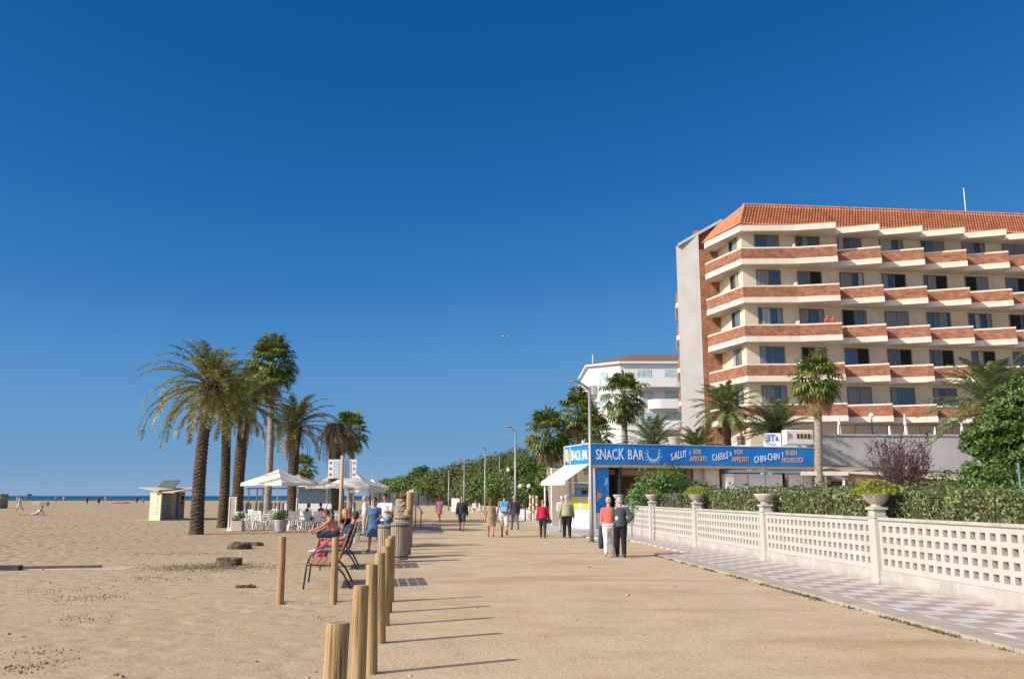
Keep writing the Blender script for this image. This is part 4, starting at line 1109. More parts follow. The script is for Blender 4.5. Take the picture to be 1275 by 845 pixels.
def leaf_box(b, p, q, z0, z1, depth, dens, size, rnd, lump=.10, wav=.5):
    """leaf cover over the street face, top and far face of a hedge running p->q (thickness to the left of p->q is negative side)"""
    p, q = Vector((*p, 0)), Vector((*q, 0)); d = (q - p); Ln = d.length; d.normalize(); nr = Vector((d.y, -d.x, 0))
    if nr.x > 0: nr = -nr          # outward = street side
    def put(s_, o, z, nn):
        c = p + d * s_ - nr * o
        wv = noise.noise(Vector((c.x * 1.3 * wav * 2, c.y * 1.3 * wav * 2, z * 2.1))) * lump
        c = c + nn * wv + Vector((0, 0, z)); nn2 = (nn + Vector((rnd.uniform(-.9, .9), rnd.uniform(-.9, .9), rnd.uniform(-.5, .9)))).normalized()
        leaf(b, c + nn * (rnd.uniform(-.09, .03) + (.10 * rnd.random() if rnd.random() < .06 else 0)), nn2, size * rnd.uniform(.45, 1.55), rnd, .55)
    for i in range(int(Ln * (z1 - z0) * dens)): put(rnd.random() * Ln, 0, rnd.uniform(z0, z1), nr)
    for i in range(int(Ln * depth * dens * .8)): put(rnd.random() * Ln, rnd.random() * depth, z1, UP)
    for i in range(int(depth * (z1 - z0) * dens)): put(0, rnd.random() * depth, rnd.uniform(z0, z1), -d)
    for i in range(int(depth * (z1 - z0) * dens)): put(Ln, rnd.random() * depth, rnd.uniform(z0, z1), d)
def hedge(label, Y0, Y1, z0, z1, off, depth, dens, size, seed, m='leaf_hedge', group=None, lump=.1):
    rnd = random.Random(seed); t = empty('hedge', (WX(Y0) + off, Y0, 0), 0, label, 'hedge', group)
    dx = WX(Y1) - WX(Y0)
    b = MB(); b.prism([(.10, 0.1), (depth - .1, 0.1), (dx + depth - .1, Y1 - Y0 - .1), (dx + .10, Y1 - Y0 - .1)], .02, z1 - .14); b.build('branches', M['core'], t)
    b = MB(); leaf_box(b, (0, 0), (dx, Y1 - Y0), z0, z1, depth, dens, size, rnd, lump); b.build('foliage', M[m], t)
    return t
hedge('clipped variegated hedge behind the nearest stretch of garden wall', 6.0, 16.95, .5, 1.74, .42, 1.1, 620, .034, 1)
hedge('clipped hedge behind the garden wall between second and third urn', 16.95, 22.68, .5, 1.80, .42, 1.1, 520, .038, 2)
hedge('clipped dark hedge behind the garden wall between third and fourth urn', 22.68, 28.6, .5, 1.82, .42, 1.1, 420, .042, 3)
hedge('dusty hedge below the pale blue parasol behind the wall', 28.6, 34.3, .5, 1.72, .42, 1.1, 330, .046, 4, 'leaf_silver')
tree('bright green bush swelling over the farthest stretch of garden wall', (WX(37) + 1.3, 37.5, 0), 2.95, 3.6, 31, 'leaf_bright', 5200, .07, .2, name='bush', cat='bush', nb=11, r=.06, flat=.8)
# loose shrubs behind the hedges
rs_ = random.Random(77)
for i, (px, pt, Y, w, m_, lab) in enumerate([
    (1262, 582, 19, 3.2, 'leaf_mid', 'loose green shrub at the right edge behind the hedge'),
    (1212, 588, 20, 3.0, 'leaf_bright', 'light green shrub under the big broad-leaved tree'),
    (1168, 596, 21, 2.6, 'leaf_dark', 'dark leafy shrub right of the plum bush'),
    (1060, 606, 26, 2.4, 'leaf_dark', 'dark shrub just left of the plum bush'),
    (1020, 602, 27, 2.4, 'leaf_mid', 'green shrub in front of the canopy posts'),
    (965, 600, 31, 3.0, 'leaf_mid', 'green shrub with violet flowers below the white cabins'),
    (925, 598, 32, 2.6, 'leaf_mid', 'round shrub with violet flowers in front of the cabin doorway'),
    (895, 598, 33, 2.4, 'leaf_dark', 'dark shrub right of the pale blue parasol'),
    (868, 592, 37, 2.2, 'leaf_mid', 'tall garden shrub against the snack bar column'),
    (845, 596, 38, 2.2, 'leaf_dark', 'dark garden shrub in front of the snack bar opening')]):
    p = at(px, pt, Y)
    t = tree(lab, (p.x, Y, 0), p.z + (-.16 if Y > 28 else .05), w, 200 + i, m_, 2600, .065, .1, 'shrubs in the garden behind the wall', 'shrub', 'shrub', nb=8, r=.04, flat=.9)
    if i in (5, 6):
        b = MB()
        for k in range(34):
            a = rs_.uniform(0, 2 * PI); rr = rs_.random() ** .5 * w * .5
            leaf(b, Vector((math.cos(a) * rr, math.sin(a) * rr - .2, p.z - .30 + rs_.uniform(-.3, .10))), Vector((rs_.uniform(-1, 1), -1, .6)).normalized(), .05, rs_, .9)
        b.build('flowers', M['flower'], t, kind='stuff')
# plum bush
rp_ = random.Random(9); P0 = at(1122, 590, 25)
t = empty('plum_bush', (P0.x, 25, 0), 0, 'bare twiggy plum coloured bush in front of the grey terrace wall', 'bush')
b = MB(); bl = MB(); top = at(1120, 540, 25).z
for i in range(78):
    a = rp_.uniform(0, 2 * PI); sp = rp_.random() ** .5 * 1.0; h_ = top * rp_.uniform(.72, 1.0)
    p = Vector((0, 0, .1)); q = Vector((math.cos(a) * sp * .35, math.sin(a) * sp * .35, h_ * .55)); r2 = Vector((math.cos(a) * sp, math.sin(a) * sp, h_))
    b.tube([p, q, r2], [.022, .012, .004], 4, cap=False)
    for k in range(9):
        u = .45 + .55 * rp_.random(); s0 = q.lerp(r2, (u - .45) / .55)
        e = s0 + Vector((rp_.uniform(-.3, .3), rp_.uniform(-.3, .3), rp_.uniform(.05, .35)))
        b.tube([s0, e], [.006, .002], 3, cap=False)
        for j in range(6): leaf(bl, s0.lerp(e, rp_.random()) + Vector((rp_.uniform(-.04, .04),) * 3), Vector((rp_.uniform(-1, 1), rp_.uniform(-1, 1), rp_.uniform(-1, 1))).normalized(), .032, rp_, .6)
b.build('twigs', mat('plum_twigs', (.14, .09, .09), .9, .2), t); bl.build('foliage', M['leaf_purple'], t)
# big tree at the right edge
def bl_at(px, py, Y, r): 
    p = at(px, py, Y); return (p.x, p.y, p.z, r)
TX = at(1262, 560, 22)
shape = [(.25, 0, 3.85, .75), (-.35, -.2, 3.3, .65), (.75, .3, 4.15, .7), (1.1, -.2, 3.4, .95), (.1, -.4, 2.75, .7), (-.75, .1, 2.85, .42), (.4, -.6, 2.15, .75), (1.7, .3, 4.0, .9), (-.1, .2, 3.75, .4), (-.5, -.3, 2.3, .42), (1.5, .1, 2.4, .95), (-1.05, 0, 3.15, .22), (-1.0, .1, 2.25, .28), (-.75, 0, 1.95, .3)]
tree('big dark glossy broad-leaved tree at the right edge above the hedge', (TX.x, 22, 0), 5.3, 4, 41, 'leaf_dark', 25000, .062, 1.4, r=.14, shape=shape, gap=.08)

# ---- palms, garden side (right)
GP = 'palms in the hotel garden'
def gp(px, Y): return (ray(px, 600)[0] / ray(px, 600)[1] * Y, Y, 0)
def top_at(px, py, Y, loc): p = at(px, py, Y); return p.z, (p.x - loc[0], 0)
def mk_date(label, bx, Y, cx, cy, rb, rt, seed, **k):
    loc = gp(bx, Y); h, ln = top_at(cx, cy, Y, loc); return date_palm(label, loc, h, rb, rt, ln, seed, **k)
def mk_fan(label, bx, Y, cx, cy, rb, rt, seed, **k):
    loc = gp(bx, Y); h, ln = top_at(cx, cy, Y, loc); return fan_palm(label, loc, h, rb, rt, ln, seed, **k)
mk_date('date palm with open grey-green crown left of the three in front of the hotel', 909, 52, 904, 504, .23, .23, 51, nf=52, L=2.3, group=GP, m='dategrey', dead=3, bulge=.06, droop=.95, elmin=-25, ll=.44, lw=.06)
mk_date('wide low date palm behind the snack bar sign between its two neighbours', 968, 54, 966, 531, .22, .26, 52, nf=52, L=2.65, group=GP, m='dategrey', dead=2, bulge=.08, droop=.75, elmin=-8, ll=.46, lw=.06)
mk_fan('fan palm with brown skirt in front of the grey terrace wall', 1020, 49, 1016, 470, .24, .19, 53, nf=38, r=.92, pet=.95, skirt=1.9, group=GP, skirt_r=.62, deadn=40)
mk_date('small date palm low against the concrete stair tower', 868, 56, 868, 552, .2, .2, 54, nf=30, L=1.7, group=GP, m='dategrey', dead=0, bulge=.03, droop=.8, elmin=0, boots=False)
mk_date('tall feathery date palm behind the big tree at the right edge', 1252, 30, 1240, 500, .24, .24, 55, nf=56, L=2.5, group=GP, m='dategrey', dead=2, bulge=.08, droop=.9, elmin=-15, ll=.42)
mk_fan('tall fan palm with long brown skirt in front of the white building', 779, 62, 777, 492, .22, .17, 56, nf=38, r=1.0, pet=1.15, skirt=2.0, group=GP, skirt_r=.5, deadn=44)
mk_date('feathery date palm right of the skirted fan palm', 815, 60, 813, 548, .2, .22, 57, nf=34, L=2.7, group=GP, m='dategrey', dead=0, droop=.8, elmin=0)
mk_fan('fan palm just left of the tall lamp post', 721, 66, 719, 512, .2, .17, 58, nf=36, r=1.0, pet=1.1, skirt=1.8, group=GP, skirt_r=.45, deadn=34)
mk_fan('low fan palm right of the tall lamp post', 748, 60, 745, 540, .2, .17, 59, nf=34, r=.75, pet=.8, skirt=.8, group=GP)
mk_fan('fan palm standing in the green bed left of the snack bar', 688, 58.5, 682, 540, .25, .18, 60, nf=38, r=1.0, pet=1.1, skirt=1.7, group=GP, skirt_r=.55, deadn=38)
mk_fan('low fan palm behind the snack bar end sign', 704, 64, 704, 553, .2, .17, 61, nf=30, r=.7, pet=.7, skirt=.9, group=GP)
mk_fan('small fan palm half hidden by the lamp post', 733, 70, 733, 522, .2, .17, 62, nf=30, r=.8, pet=.9, skirt=1.0, group=GP)

# ---- palms, beach side (left)
BP = 'palms beside the beach bar'
mk_date('leaning date palm nearest the beach with long drooping left fronds', 247, 39.3, 263, 474, .28, .20, 71, nf=56, L=3.25, group=BP, bulge=.14, dead=14, droop=1.55, elmin=-30, az0=PI, ll=.44)
mk_date('dark leaning date palm second from the beach kiosk', 279, 47.5, 286, 492, .25, .21, 72, nf=52, L=2.8, group=BP, bulge=.12, dead=8, droop=1.45, elmin=-22, az0=PI)
mk_date('thick date palm with shaggy pale trunk top behind the square planter', 296, 46.5, 308, 500, .27, .28, 73, nf=52, L=2.8, group=BP, bulge=.14, dead=8, droop=1.35, elmin=-12)
mk_fan('tallest fan palm rising above the date palms by the beach bar', 335, 52, 338, 452, .22, .16, 74, nf=52, r=1.0, pet=1.05, skirt=2.4, group=BP, skirt_r=.55, deadn=30)
mk_date('date palm with dark trunk just behind the white parasol', 366, 55, 367, 526, .32, .28, 75, nf=50, L=2.8, group=BP, bulge=.10, dead=7, droop=1.3, elmin=-15, az0=0)
mk_fan('fan palm with green crown right of the menu boards', 438, 58, 436, 535, .25, .2, 77, nf=38, r=.75, pet=.85, skirt=1.0, group=BP)
mk_fan('small distant palm glimpsed between two trunks above the parasol', 379, 95, 379, 582, .25, .2, 78, nf=26, r=.9, pet=.9, skirt=.6, group=BP)
# dead palm: only a hanging brown head
loc = gp(421, 49); pz = at(418, 527, 49); rnd = random.Random(79)
t = empty('palm_tree', loc, 0, 'dying palm with a brown head of hanging dry fronds and no green crown', 'palm tree', BP)
palm_trunk(pz.z, .3, .38, (pz.x - loc[0], 0), 'date', rnd, .15).build('trunk', M['trunk_date'], t)
b = MB()
for i in range(46):
    az = i * 2.4; z = -.02 - 1.3 * rnd.random()
    frond(b, Vector((pz.x - loc[0] + math.cos(az) * .3, math.sin(az) * .3, pz.z + z * .6 + .1)), az, R(rnd.uniform(-60, 35 if i % 5 == 0 else 0)), rnd.uniform(1.1, 2.2), rnd, 2.4, .05, .22, 16, side=.6)
b.build('dry_fronds', M['dead'], t)

# ---- belt of trees behind the promenade
TB = 'trees along the far promenade'
far = [ # px, top, Y, width_m, material, label
    (486, 594, 190, 9, 'leaf_bright', 'farthest low green tree left of the promenade end'),
    (507, 592, 185, 12, 'leaf_bright', 'wide bright green tree above the distant white tents'),
    (523, 577, 175, 8, 'leaf_pine', 'small dark pine poking above the bright trees'),
    (545, 586, 165, 12, 'leaf_mid', 'rounded green tree behind the distant fence end'),
    (560, 578, 150, 12, 'leaf_pine', 'olive pine over the strolling dark-clad man'),
    (580, 572, 140, 12, 'leaf_pine', 'broad olive pine behind the second distant lamp'),
    (601, 566, 128, 11, 'leaf_pine', 'olive pine behind the lamp above the dress walker'),
    (590, 596, 105, 8, 'leaf_silver', 'grey olive bush by the distant white chairs'),
    (622, 562, 112, 10, 'leaf_pine', 'olive pine above the backpack walker'),
    (641, 552, 100, 9, 'leaf_pine', 'tall pine right behind the second tall lamp'),
    (612, 590, 96, 8, 'leaf_mid', 'mid green tree left of the backpack walker'),
    (638, 580, 86, 8, 'leaf_mid', 'green tree right of the backpack walker'),
    (660, 562, 80, 7.5, 'leaf_mid', 'leafy green tree left of the bed palm'),
    (668, 590, 74, 6, 'leaf_dark', 'dark shady tree behind the globe lamps'),
    (702, 572, 72, 7, 'leaf_dark', 'dark tree behind the snack bar awning'),
    (765, 552, 68, 7, 'leaf_mid', 'tree foliage showing above the snack bar lettering'),
    (800, 545, 66, 6, 'leaf_dark', 'dark leafy tree left of the roof pot'),
    (835, 548, 64, 6, 'leaf_mid', 'leafy tree behind the roof pot'),
    (860, 556, 62, 5, 'leaf_mid', 'small green tree right of the roof pot'),
    (790, 580, 57, 6, 'leaf_dark', 'dark tree deep inside the snack bar yard'),
]
for i, (px, pt, Y, w, m_, lab) in enumerate(far):
    p = at(px, pt, Y)
    tree(lab, (p.x, Y, 0), p.z, w, 300 + i, m_, int(6000 if Y < 110 else 4200), .0013 * Y + .035, p.z * .12, TB, nb=30, r=.2, flat=.8)
# green bed behind the low wall
rb_ = random.Random(8)
b = MB()
for k in range(5200):
    Y = rb_.uniform(51, 78); x0 = (3.02 if Y < 57 else 3.0 - (Y - 57) * .206) + .45
    c = Vector((x0 + rb_.random() ** 1.5 * 4.5, Y, rb_.uniform(.2, .55 + .5 * abs(noise.noise(Vector((Y * .4, 1, 1)))))))
    leaf(b, c, Vector((rb_.uniform(-1, 1), rb_.uniform(-1, .4), rb_.uniform(.2, 1))).normalized(), .10, rb_, .5)
b.build('ground_cover', M['leaf_mid'], kind='stuff')
# weeds along the kerb and grass patches on the sand
b = MB()
def blade(c, h_, rnd):
    a = rnd.uniform(0, 2 * PI); e = Vector((math.cos(a), math.sin(a), 0)) * h_ * rnd.uniform(.2, .8); w = Vector((-math.sin(a), math.cos(a), 0)) * .012
    b.add([c - w, c + w, c + e + UP * h_], [(0, 1, 2)])
for k in range(2600):
    Y = rb_.uniform(7, 25.5)
    if noise.noise(Vector((Y * 1.1, 3, 0))) < -.02 and rb_.random() < .93: continue
    blade(Vector((WX(Y) - 2.03 - abs(rb_.gauss(0, .05)), Y, 0)), rb_.uniform(.01, .05), rb_)
for (px, py, w_, d_, n_) in [(262, 706, 1.6, .5, 1200), (200, 720, 1.2, .4, 260), (236, 689, 2.2, .4, 500), (60, 735, 1.2, .4, 130), (100, 745, .9, .3, 120), (140, 742, .6, .25, 90), (110, 771, .5, .2, 70), (45, 812, .5, .1, 60), (62, 826, .35, .12, 60), (20, 832, .3, .1, 60), (300, 662, 2.5, .8, 300), (390, 768, .3, .1, 20)]:
    g = G(px, py)
    for k in range(int(n_ * (2.4 if n_ > 1000 else 1.0))):
        blade(Vector((g.x + rb_.gauss(0, w_ * .5), g.y + rb_.gauss(0, d_ * 1.3), 0)), rb_.uniform(.008, .03), rb_)
b.build('grass', M['grass'], kind='stuff')
# loose pebbles, bark chips and shell bits
b = MB(); rp2 = random.Random(21)
for k in range(420):
    Y = 5.5 + 30 * rp2.random() ** 1.6; X = rp2.uniform(-.75, .5) * Y
    if X > WX(Y) - 2.1 or (noise.noise(Vector((X * .5, Y * .5, 2))) < .02 and rp2.random() < .8): continue
    s_ = rp2.choice((.006, .008, .010, .014, .022)) * (1 + .02 * Y); a = rp2.uniform(0, 3)
    b.box((X, Y, s_ * .25), (s_ * 2.2, s_ * 1.3, s_), rz=a, rx=rp2.uniform(-.3, .3), ry=rp2.uniform(-.3, .3))
b.build('pebbles', mat('pebble_stone', (.16, .12, .085), .9, .2, 2, col2=(.45, .38, .30)), kind='stuff')
# ================================================================== STREET FURNITURE
BG = 'round timber bollards lining the promenade'
def bollard(label, x, y, h, r, lean=(0, 0), seed=0, top=None):
    rnd = random.Random(seed); b = MB(); n = 24
    prof = [(0, 1.0), (.15, 1.0), (.5, .995), (h - .03, .96), (h - .012, .955), (h, .90)]
    vs_ = []; 
    ecc = [1 + rnd.uniform(-.025, .025) for _ in range(n)]
    zs = [-.05] + [h * k / 12 for k in range(1, 12)] + [h - .012, h]
    for z in zs:
        t_ = z / h; rr = r * (1 - .05 * t_) * (1 if z < h - .001 else .93)
        for k in range(n):
            a = 2 * PI * k / n; e = ecc[k] * (1 + .012 * noise.noise(Vector((math.cos(a) * 2, math.sin(a) * 2, z * 3 + seed))))
            # drying crack
            if k == seed % n: e *= .90
            vs_.append((rr * e * math.cos(a) + lean[0] * t_, rr * e * math.sin(a) + lean[1] * t_, z))
    m_ = len(zs)
    fs_ = [(i * n + k, i * n + (k + 1) % n, (i + 1) * n + (k + 1) % n, (i + 1) * n + k) for i in range(m_ - 1) for k in range(n)]
    fs_.append(tuple(range((m_ - 1) * n, m_ * n)))
    b.add(vs_, fs_)
    o = b.build('bollard', M['bollard'], None, loc=(x, y, 0), label=label, cat='bollard', group=BG, auto=True)
    return o
# row running away beside the promenade
bollard('nearest timber bollard, cut off by the bottom edge of the photo', -.965, 4.95, .98, .067, (.03, 0), 1)
bollard('second nearest timber bollard with split top, just behind the front one', -1.125, 6.75, 1.0, .059, (.01, 0), 2)
bollard('third timber bollard from the camera in the promenade row', -1.33, 8.76, 1.0, .060, (-.02, 0), 3)
bollard('fourth timber bollard, with dark knots near its top', -1.50, 10.52, 1.0, .064, (-.03, 0), 4)
bollard('fifth timber bollard in the promenade row', -1.65, 11.92, 1.0, .062, (0, 0), 5)
bollard('sixth timber bollard in the promenade row beside the bench shadow', -1.79, 13.2, 1.04, .064, (0, 0), 6)
bollard('seventh timber bollard, last of the close row before the benches', -1.93, 14.5, 1.02, .062, (0, 0), 7)
bollard('slim timber bollard standing alone in front of the bench, left one', -3.59, 14.16, 1.02, .058, (.0, 0), 8)
bollard('slim timber bollard in front of the bench seat, right one', -2.76, 14.16, 1.01, .058, (.0, 0), 9)
bollard('tall timber post right behind the slatted litter bins', -3.05, 26.3, 1.25, .10, (0, 0), 10)
bollard('taller of the two far posts beside the broken palm stump', -3.38, 29.6, 1.75, .12, (.02, 0), 11)

def slat_bin(label, x, y, h, r, seed):
    t = empty('litter_bin', (x, y, 0), 0, label, 'litter bin', 'slatted wooden litter bins')
    b = MB(); n = 22
    for k in range(n):
        a = 2 * PI * k / n
        b.box((math.cos(a) * r, math.sin(a) * r, h / 2 + .03), (.022, 2 * PI * r / n * .84, h - .06), rz=a)
    b.build('slats', M['greywood'], t, bevel=.004)
    b = MB(); b.lathe([(r - .02, .05), (r - .018, h - .05), (r - .05, h - .05), (r - .05, .1)], n=24); b.build('liner', M['steel'], t)
    b = MB(); 
    for z in (.12, h - .1): b.lathe([(r - .012, z), (r + .016, z), (r + .016, z + .035), (r - .012, z + .035)], n=24)
    b.build('hoop', M['steel'], t)
slat_bin('weathered slatted bin standing in front of the other bins', -2.87, 23.1, .98, .215, 1)
slat_bin('slatted bin half hidden, left of the front bin', -3.38, 24.2, .90, .2, 2)
slat_bin('pale slatted bin directly behind the front bin', -3.02, 24.9, 1.12, .23, 3)
# rough palm stump and round bush behind the bins
t = empty('palm_stump', (-3.75, 30.2, 0), 0, 'tall broken palm stump with splintered top behind the bins', 'stump')
palm_trunk(1.55, .24, .22, (.02, 0), 'date', random.Random(5)).build('trunk', M['trunk_fan'], t)
b = MB(); rr_ = random.Random(6)
for k in range(26):
    a = rr_.uniform(0, 6.28); p = Vector((math.cos(a) * .15, math.sin(a) * .15, 1.5)); b.bar(p, p + Vector((math.cos(a) * .1, math.sin(a) * .1, rr_.uniform(.08, .3))), .05, .02)
b.build('splinters', M['dead'], t)
tree('dark round clipped bush behind the litter bins', (-3.92, 31.0, 0), 1.3, 1.0, 88, 'leaf_dark', 3600, .035, .1, name='bush', cat='bush', nb=6, r=.05)
# handrail
t = empty('handrail', (-4.9, 47.5, 0), 0, 'short dark metal handrail leading down to the shadow-dark paving', 'handrail')
b = MB(); b.tube([(-.35, 1.2, 1.35), (-.1, .2, 1.1), (.1, -.2, .95), (.25, -.6, .75)], .03, 8); b.build('rail', M['steel'], t)
for x, y, h in ((.12, -.2, .95), (-.3, 1.1, 1.3)):
    b = MB(); b.tube([(x, y, 0), (x, y, h)], .03, 8); b.build('post', M['steel'], t)
b = MB(); b.prism([(-5.6, 40.5), (-3.15, 40.5), (-4.0, 50), (-6.9, 50)], 0, .035); b.build('shadow_patch_paving', mat('shadow_grey_paving', (.14, .13, .13), .85, .15, 2), kind='structure')  # dark sheet with the palm shadow put into its colour

# street lamps
LG = 'tall promenade street lamps'
def lamp(label, x, y, h, heads, r=.085):
    t = empty('street_lamp', (x, y, 0), 0, label, 'street lamp', LG)
    b = MB(); b.tube([(0, 0, 0), (0, 0, .9), (0, 0, h)], [r, r * .95, r * .62], 14); b.build('pole', M['galv'], t, smooth=True)
    b = MB(); b.tube([(0, 0, 0), (0, 0, .02)], r * 2.0, 12); b.box((0, 0, .02), (r * 3.2, r * 3.2, .03)); b.build('base_plate', M['galv'], t)
    for (dx, dy, zz, s_) in heads:
        a = MB(); a.tube([(0, 0, h - .12), (dx * .5, dy * .5, h + zz * .5 - .02), (dx * .95, dy * .95, h + zz)], [r * .5, r * .45, r * .4], 8); ar = a.build('arm', M['galv'], t, smooth=True)
        d = Vector((dx, dy, 0)).normalized(); c = Vector((dx, dy, h + zz)) + d * .22 * s_
        m_ = MB(); rz = math.atan2(d.y, d.x)
        Mx = Matrix.Rotation(rz, 3, 'Z') @ Matrix.Rotation(R(-4), 3, 'Y')
        m_.ell(c, (.36 * s_, .15 * s_, .065 * s_), 16, 8, Mx); m_.build('lamp_head', M['galv'], t, smooth=True)
        g = MB(); g.ell(c - UP * .035 * s_, (.24 * s_, .10 * s_, .045 * s_), 12, 6, Mx); g.build('lens', M['white'], t, smooth=True)
lamp('tallest street lamp with grey pole in front of the snack bar corner', 2.87, 32.56, 5.62, [(-.42, -.1, .18, .62), (-.25, .25, .10, .5)])
lamp('second street lamp with pole left of the woman in red', .22, 57.0, 5.8, [(-.35, 0, .22, .8)], .09)
lamp('slim distant lamp post above the woman in the patterned dress', at(604, 590, 78).x, 78, at(604, 558, 78).z - .1, [(-.1, -.1, .15, .6)], .08)
lamp('thin distant lamp post above the man with the backpack', at(622, 590, 86).x, 86, at(622, 566, 86).z, [(-.1, -.1, .05, .4)], .07)
lamp('distant double lamp post above the man in dark clothes', at(578, 590, 92).x, 92, at(578, 575, 92).z, [(-.45, 0, .3, .8)], .07)
lamp('farthest thin lamp post right of the woman in pink', at(559, 590, 100).x, 100, at(559, 584, 100).z, [(-.08, -.1, .05, .3)], .07)
def globe_lamp(label, px, Y, ty, xs):
    p = at(px, ty, Y); t = empty('globe_lamp', (p.x, Y, 0), 0, label, 'garden lamp', 'white globe garden lamps')
    b = MB(); b.tube([(0, 0, 0), (0, 0, p.z - .2)], .04, 8)
    for x in xs: b.tube([(0, 0, p.z - .45), (x, 0, p.z - .2)], .025, 6)
    b.build('pole', M['steel'], t)
    for x in xs:
        g = MB(); g.ell((x, 0, p.z), (.15, .15, .15), 14, 10); g.build('globe', M['white'], t, smooth=True)
globe_lamp('double globe lamp in front of the dark tree by the white chairs', 654, 60, 605, (-.33, .25))
globe_lamp('globe lamp on the hotel terrace railing behind the plum bush', 1085, 54.5, 517, (0,))
globe_lamp('floodlight-like globe lamp left of the second street lamp', 633, 74, 585, (0,))

# benches
def bench_mesh():
    t = empty('bench', (0, 0, 0), 0, 'x', 'bench', 'slatted promenade benches facing the sea')
    # local: length along y (-.95..95), sitter faces -x
    prof = [(-.40, .44), (-.30, .455), (-.2, .45), (-.1, .44), (.0, .44), (.09, .47)]
    for i, (x, z) in enumerate([(-.42, .445), (-.31, .452), (-.20, .447), (-.09, .442), (.02, .45)]):
        b = MB(); b.box((x, 0, z), (.095, 1.62, .032), ry=R(3)); b.build('seat_slat', M['bench'], t, bevel=.006)
    for i, (x, z, a) in enumerate([(.125, .56, -72), (.16, .665, -72), (.195, .77, -72), (.23, .875, -72), (.262, .975, -72)]):
        b = MB(); b.box((x, 0, z), (.092, 1.62, .028), ry=R(a)); b.build('back_slat', M['bench'], t, bevel=.006)
    for sy in (-.70, .70):
        b = MB()
        b.tube([(-.50, sy, 0), (-.46, sy, .40), (-.42, sy, .425), (.0, sy, .42), (.10, sy, .45), (.30, sy, 1.02)], [.017, .017, .017, .017, .017, .014], 8)
        b.tube([(.05, sy, .42), (.20, sy, .26), (.34, sy, 0)], .02, 8)
        b.build('leg_frame', M['steel'], t, smooth=True)
    for sy in (-.76, .76):
        b = MB(); b.tube([(-.46, sy, .42), (-.38, sy, .62), (-.20, sy, .67), (.0, sy, .66), (.17, sy, .70)], .017, 8); b.build('armrest', M['steel'], t, smooth=True)
    return t
bn = bench_mesh(); bn.location = (-3.36, 17.15, 0); bn.rotation_euler = (0, 0, R(9)); bn['label'] = 'empty wooden slat bench nearest the camera behind the slim bollards'
dup(bn, (-3.95, 21.3, 0), R(9), 'slatted bench carrying the man in the navy shirt')
dup(bn, (-5.15, 26.5, 0), R(10), 'slatted bench under the bare-chested man')

# timber edging plank between the slim bollards
b = MB(); b.box((-3.15, 14.2, .004), (1.5, .12, .06), rz=R(-2)); b.build('edging_plank', M['greywood'], None, label='half buried grey edging plank between the two slim bollards', cat='plank')
# dark beam of the boardwalk (left)
b = MB(); b.box((0, 0, .05), (3.0, .22, .11), rz=R(4)); b.build('timber_beam', mat('dark_beam', (.075, .06, .06), .9, .3, 6), None, loc=(-12.6, 20.45, 0), label='long dark beam half sunk in the sand at the left edge', cat='beam')
b = MB(); b.box((0, 0, .03), (1.7, .12, .07), rz=R(12)); b.build('timber_beam', mat('brown_beam', (.15, .11, .09), .9, .3, 6), None, loc=(-10.4, 21.0, 0), label='short brown board lying beyond the end of the dark beam', cat='beam')
# stumps
def stump(label, px, py, w, h, seed):
    g = G(px, py); rnd = random.Random(seed); b = MB(); n = 22; m_ = 9; vs_ = []
    for i in range(m_):
        t_ = i / (m_ - 1); z = h * min(1, t_ * 1.25); q = 1.0 if t_ < .8 else (1 - (t_ - .8) / .2 * .95)
        for k in range(n):
            a = 2 * PI * k / n; r = w * .5 * (1 + .25 * noise.noise(Vector((math.cos(a) * 1.5, math.sin(a) * 1.5, seed + z * 5)))) * (1.12 - .14 * min(1, t_ * 1.25)) * (q if t_ >= .8 else 1) + rnd.uniform(-.012, .012)
            vs_.append((r * math.cos(a), r * math.sin(a) * .8, z + (rnd.uniform(-.03, .03) if t_ > .6 else 0)))
    fs_ = [(i * n + k, i * n + (k + 1) % n, (i + 1) * n + (k + 1) % n, (i + 1) * n + k) for i in range(m_ - 1) for k in range(n)]
    b.add(vs_, fs_); b.build('palm_stump', mat('fibrous_stump', (.055, .038, .028), .95, .2, 14, 1.0, 40, col2=(.17, .125, .095), dist=.03), None, loc=g, label=label, cat='stump', group='cut palm stumps in the sand')
stump('brown cut palm stump on the grass patch nearest the camera', 284, 703, .62, .16, 1)
stump('dark cut palm stump in the middle of the three near the planters', 298, 683, .66, .20, 2)
stump('low cut stump just right of the dark middle stump', 318, 679, .50, .10, 3)
stump('thin dark slab of bark lying on the sand, smallest of the stump pieces', 305, 731, .34, .03, 4)

# planters on the garden wall
def urn(label, Y, fol, seed, hh=.0):
    t = empty('urn_planter', (WX(Y) + .08, Y, 1.44), 0, label, 'planter', 'stone urns on the garden wall pillars')
    b = MB(); b.lathe([(.11, 0), (.12, .025), (.095, .04), (.14, .07), (.21, .14), (.25, .22), (.265, .26), (.245, .265), (.21, .22), (.0, .17)], n=28); b.build('bowl', M['stone'], t, smooth=True)
    if fol:
        rnd = random.Random(seed); b = MB()
        for i in range(fol):
            a = rnd.uniform(0, 2 * PI); rr = rnd.random() ** .5 * .40; z = .27 + .23 * math.sqrt(max(0, 1 - (rr / .42) ** 2)) * rnd.uniform(.4, 1.1) - (.06 if rr > .3 else 0)
            leaf(b, Vector((math.cos(a) * rr, math.sin(a) * rr, z)), Vector((rnd.uniform(-1, 1), rnd.uniform(-1, 1), rnd.uniform(0, 1))).normalized(), .026, rnd, .5)
        b.build('foliage', M['leaf_yellow'], t)
urn('stone urn overflowing with lime green succulents on the nearest pillar', 17.0, 2400, 1)
urn('wide bare stone urn on the second pillar of the garden wall', 22.7, 0, 2)
urn('stone urn with yellow-green plants on the third pillar', 28.6, 1300, 3)
urn('small stone urn on the fourth pillar by the bright bush', 34.4, 160, 4)
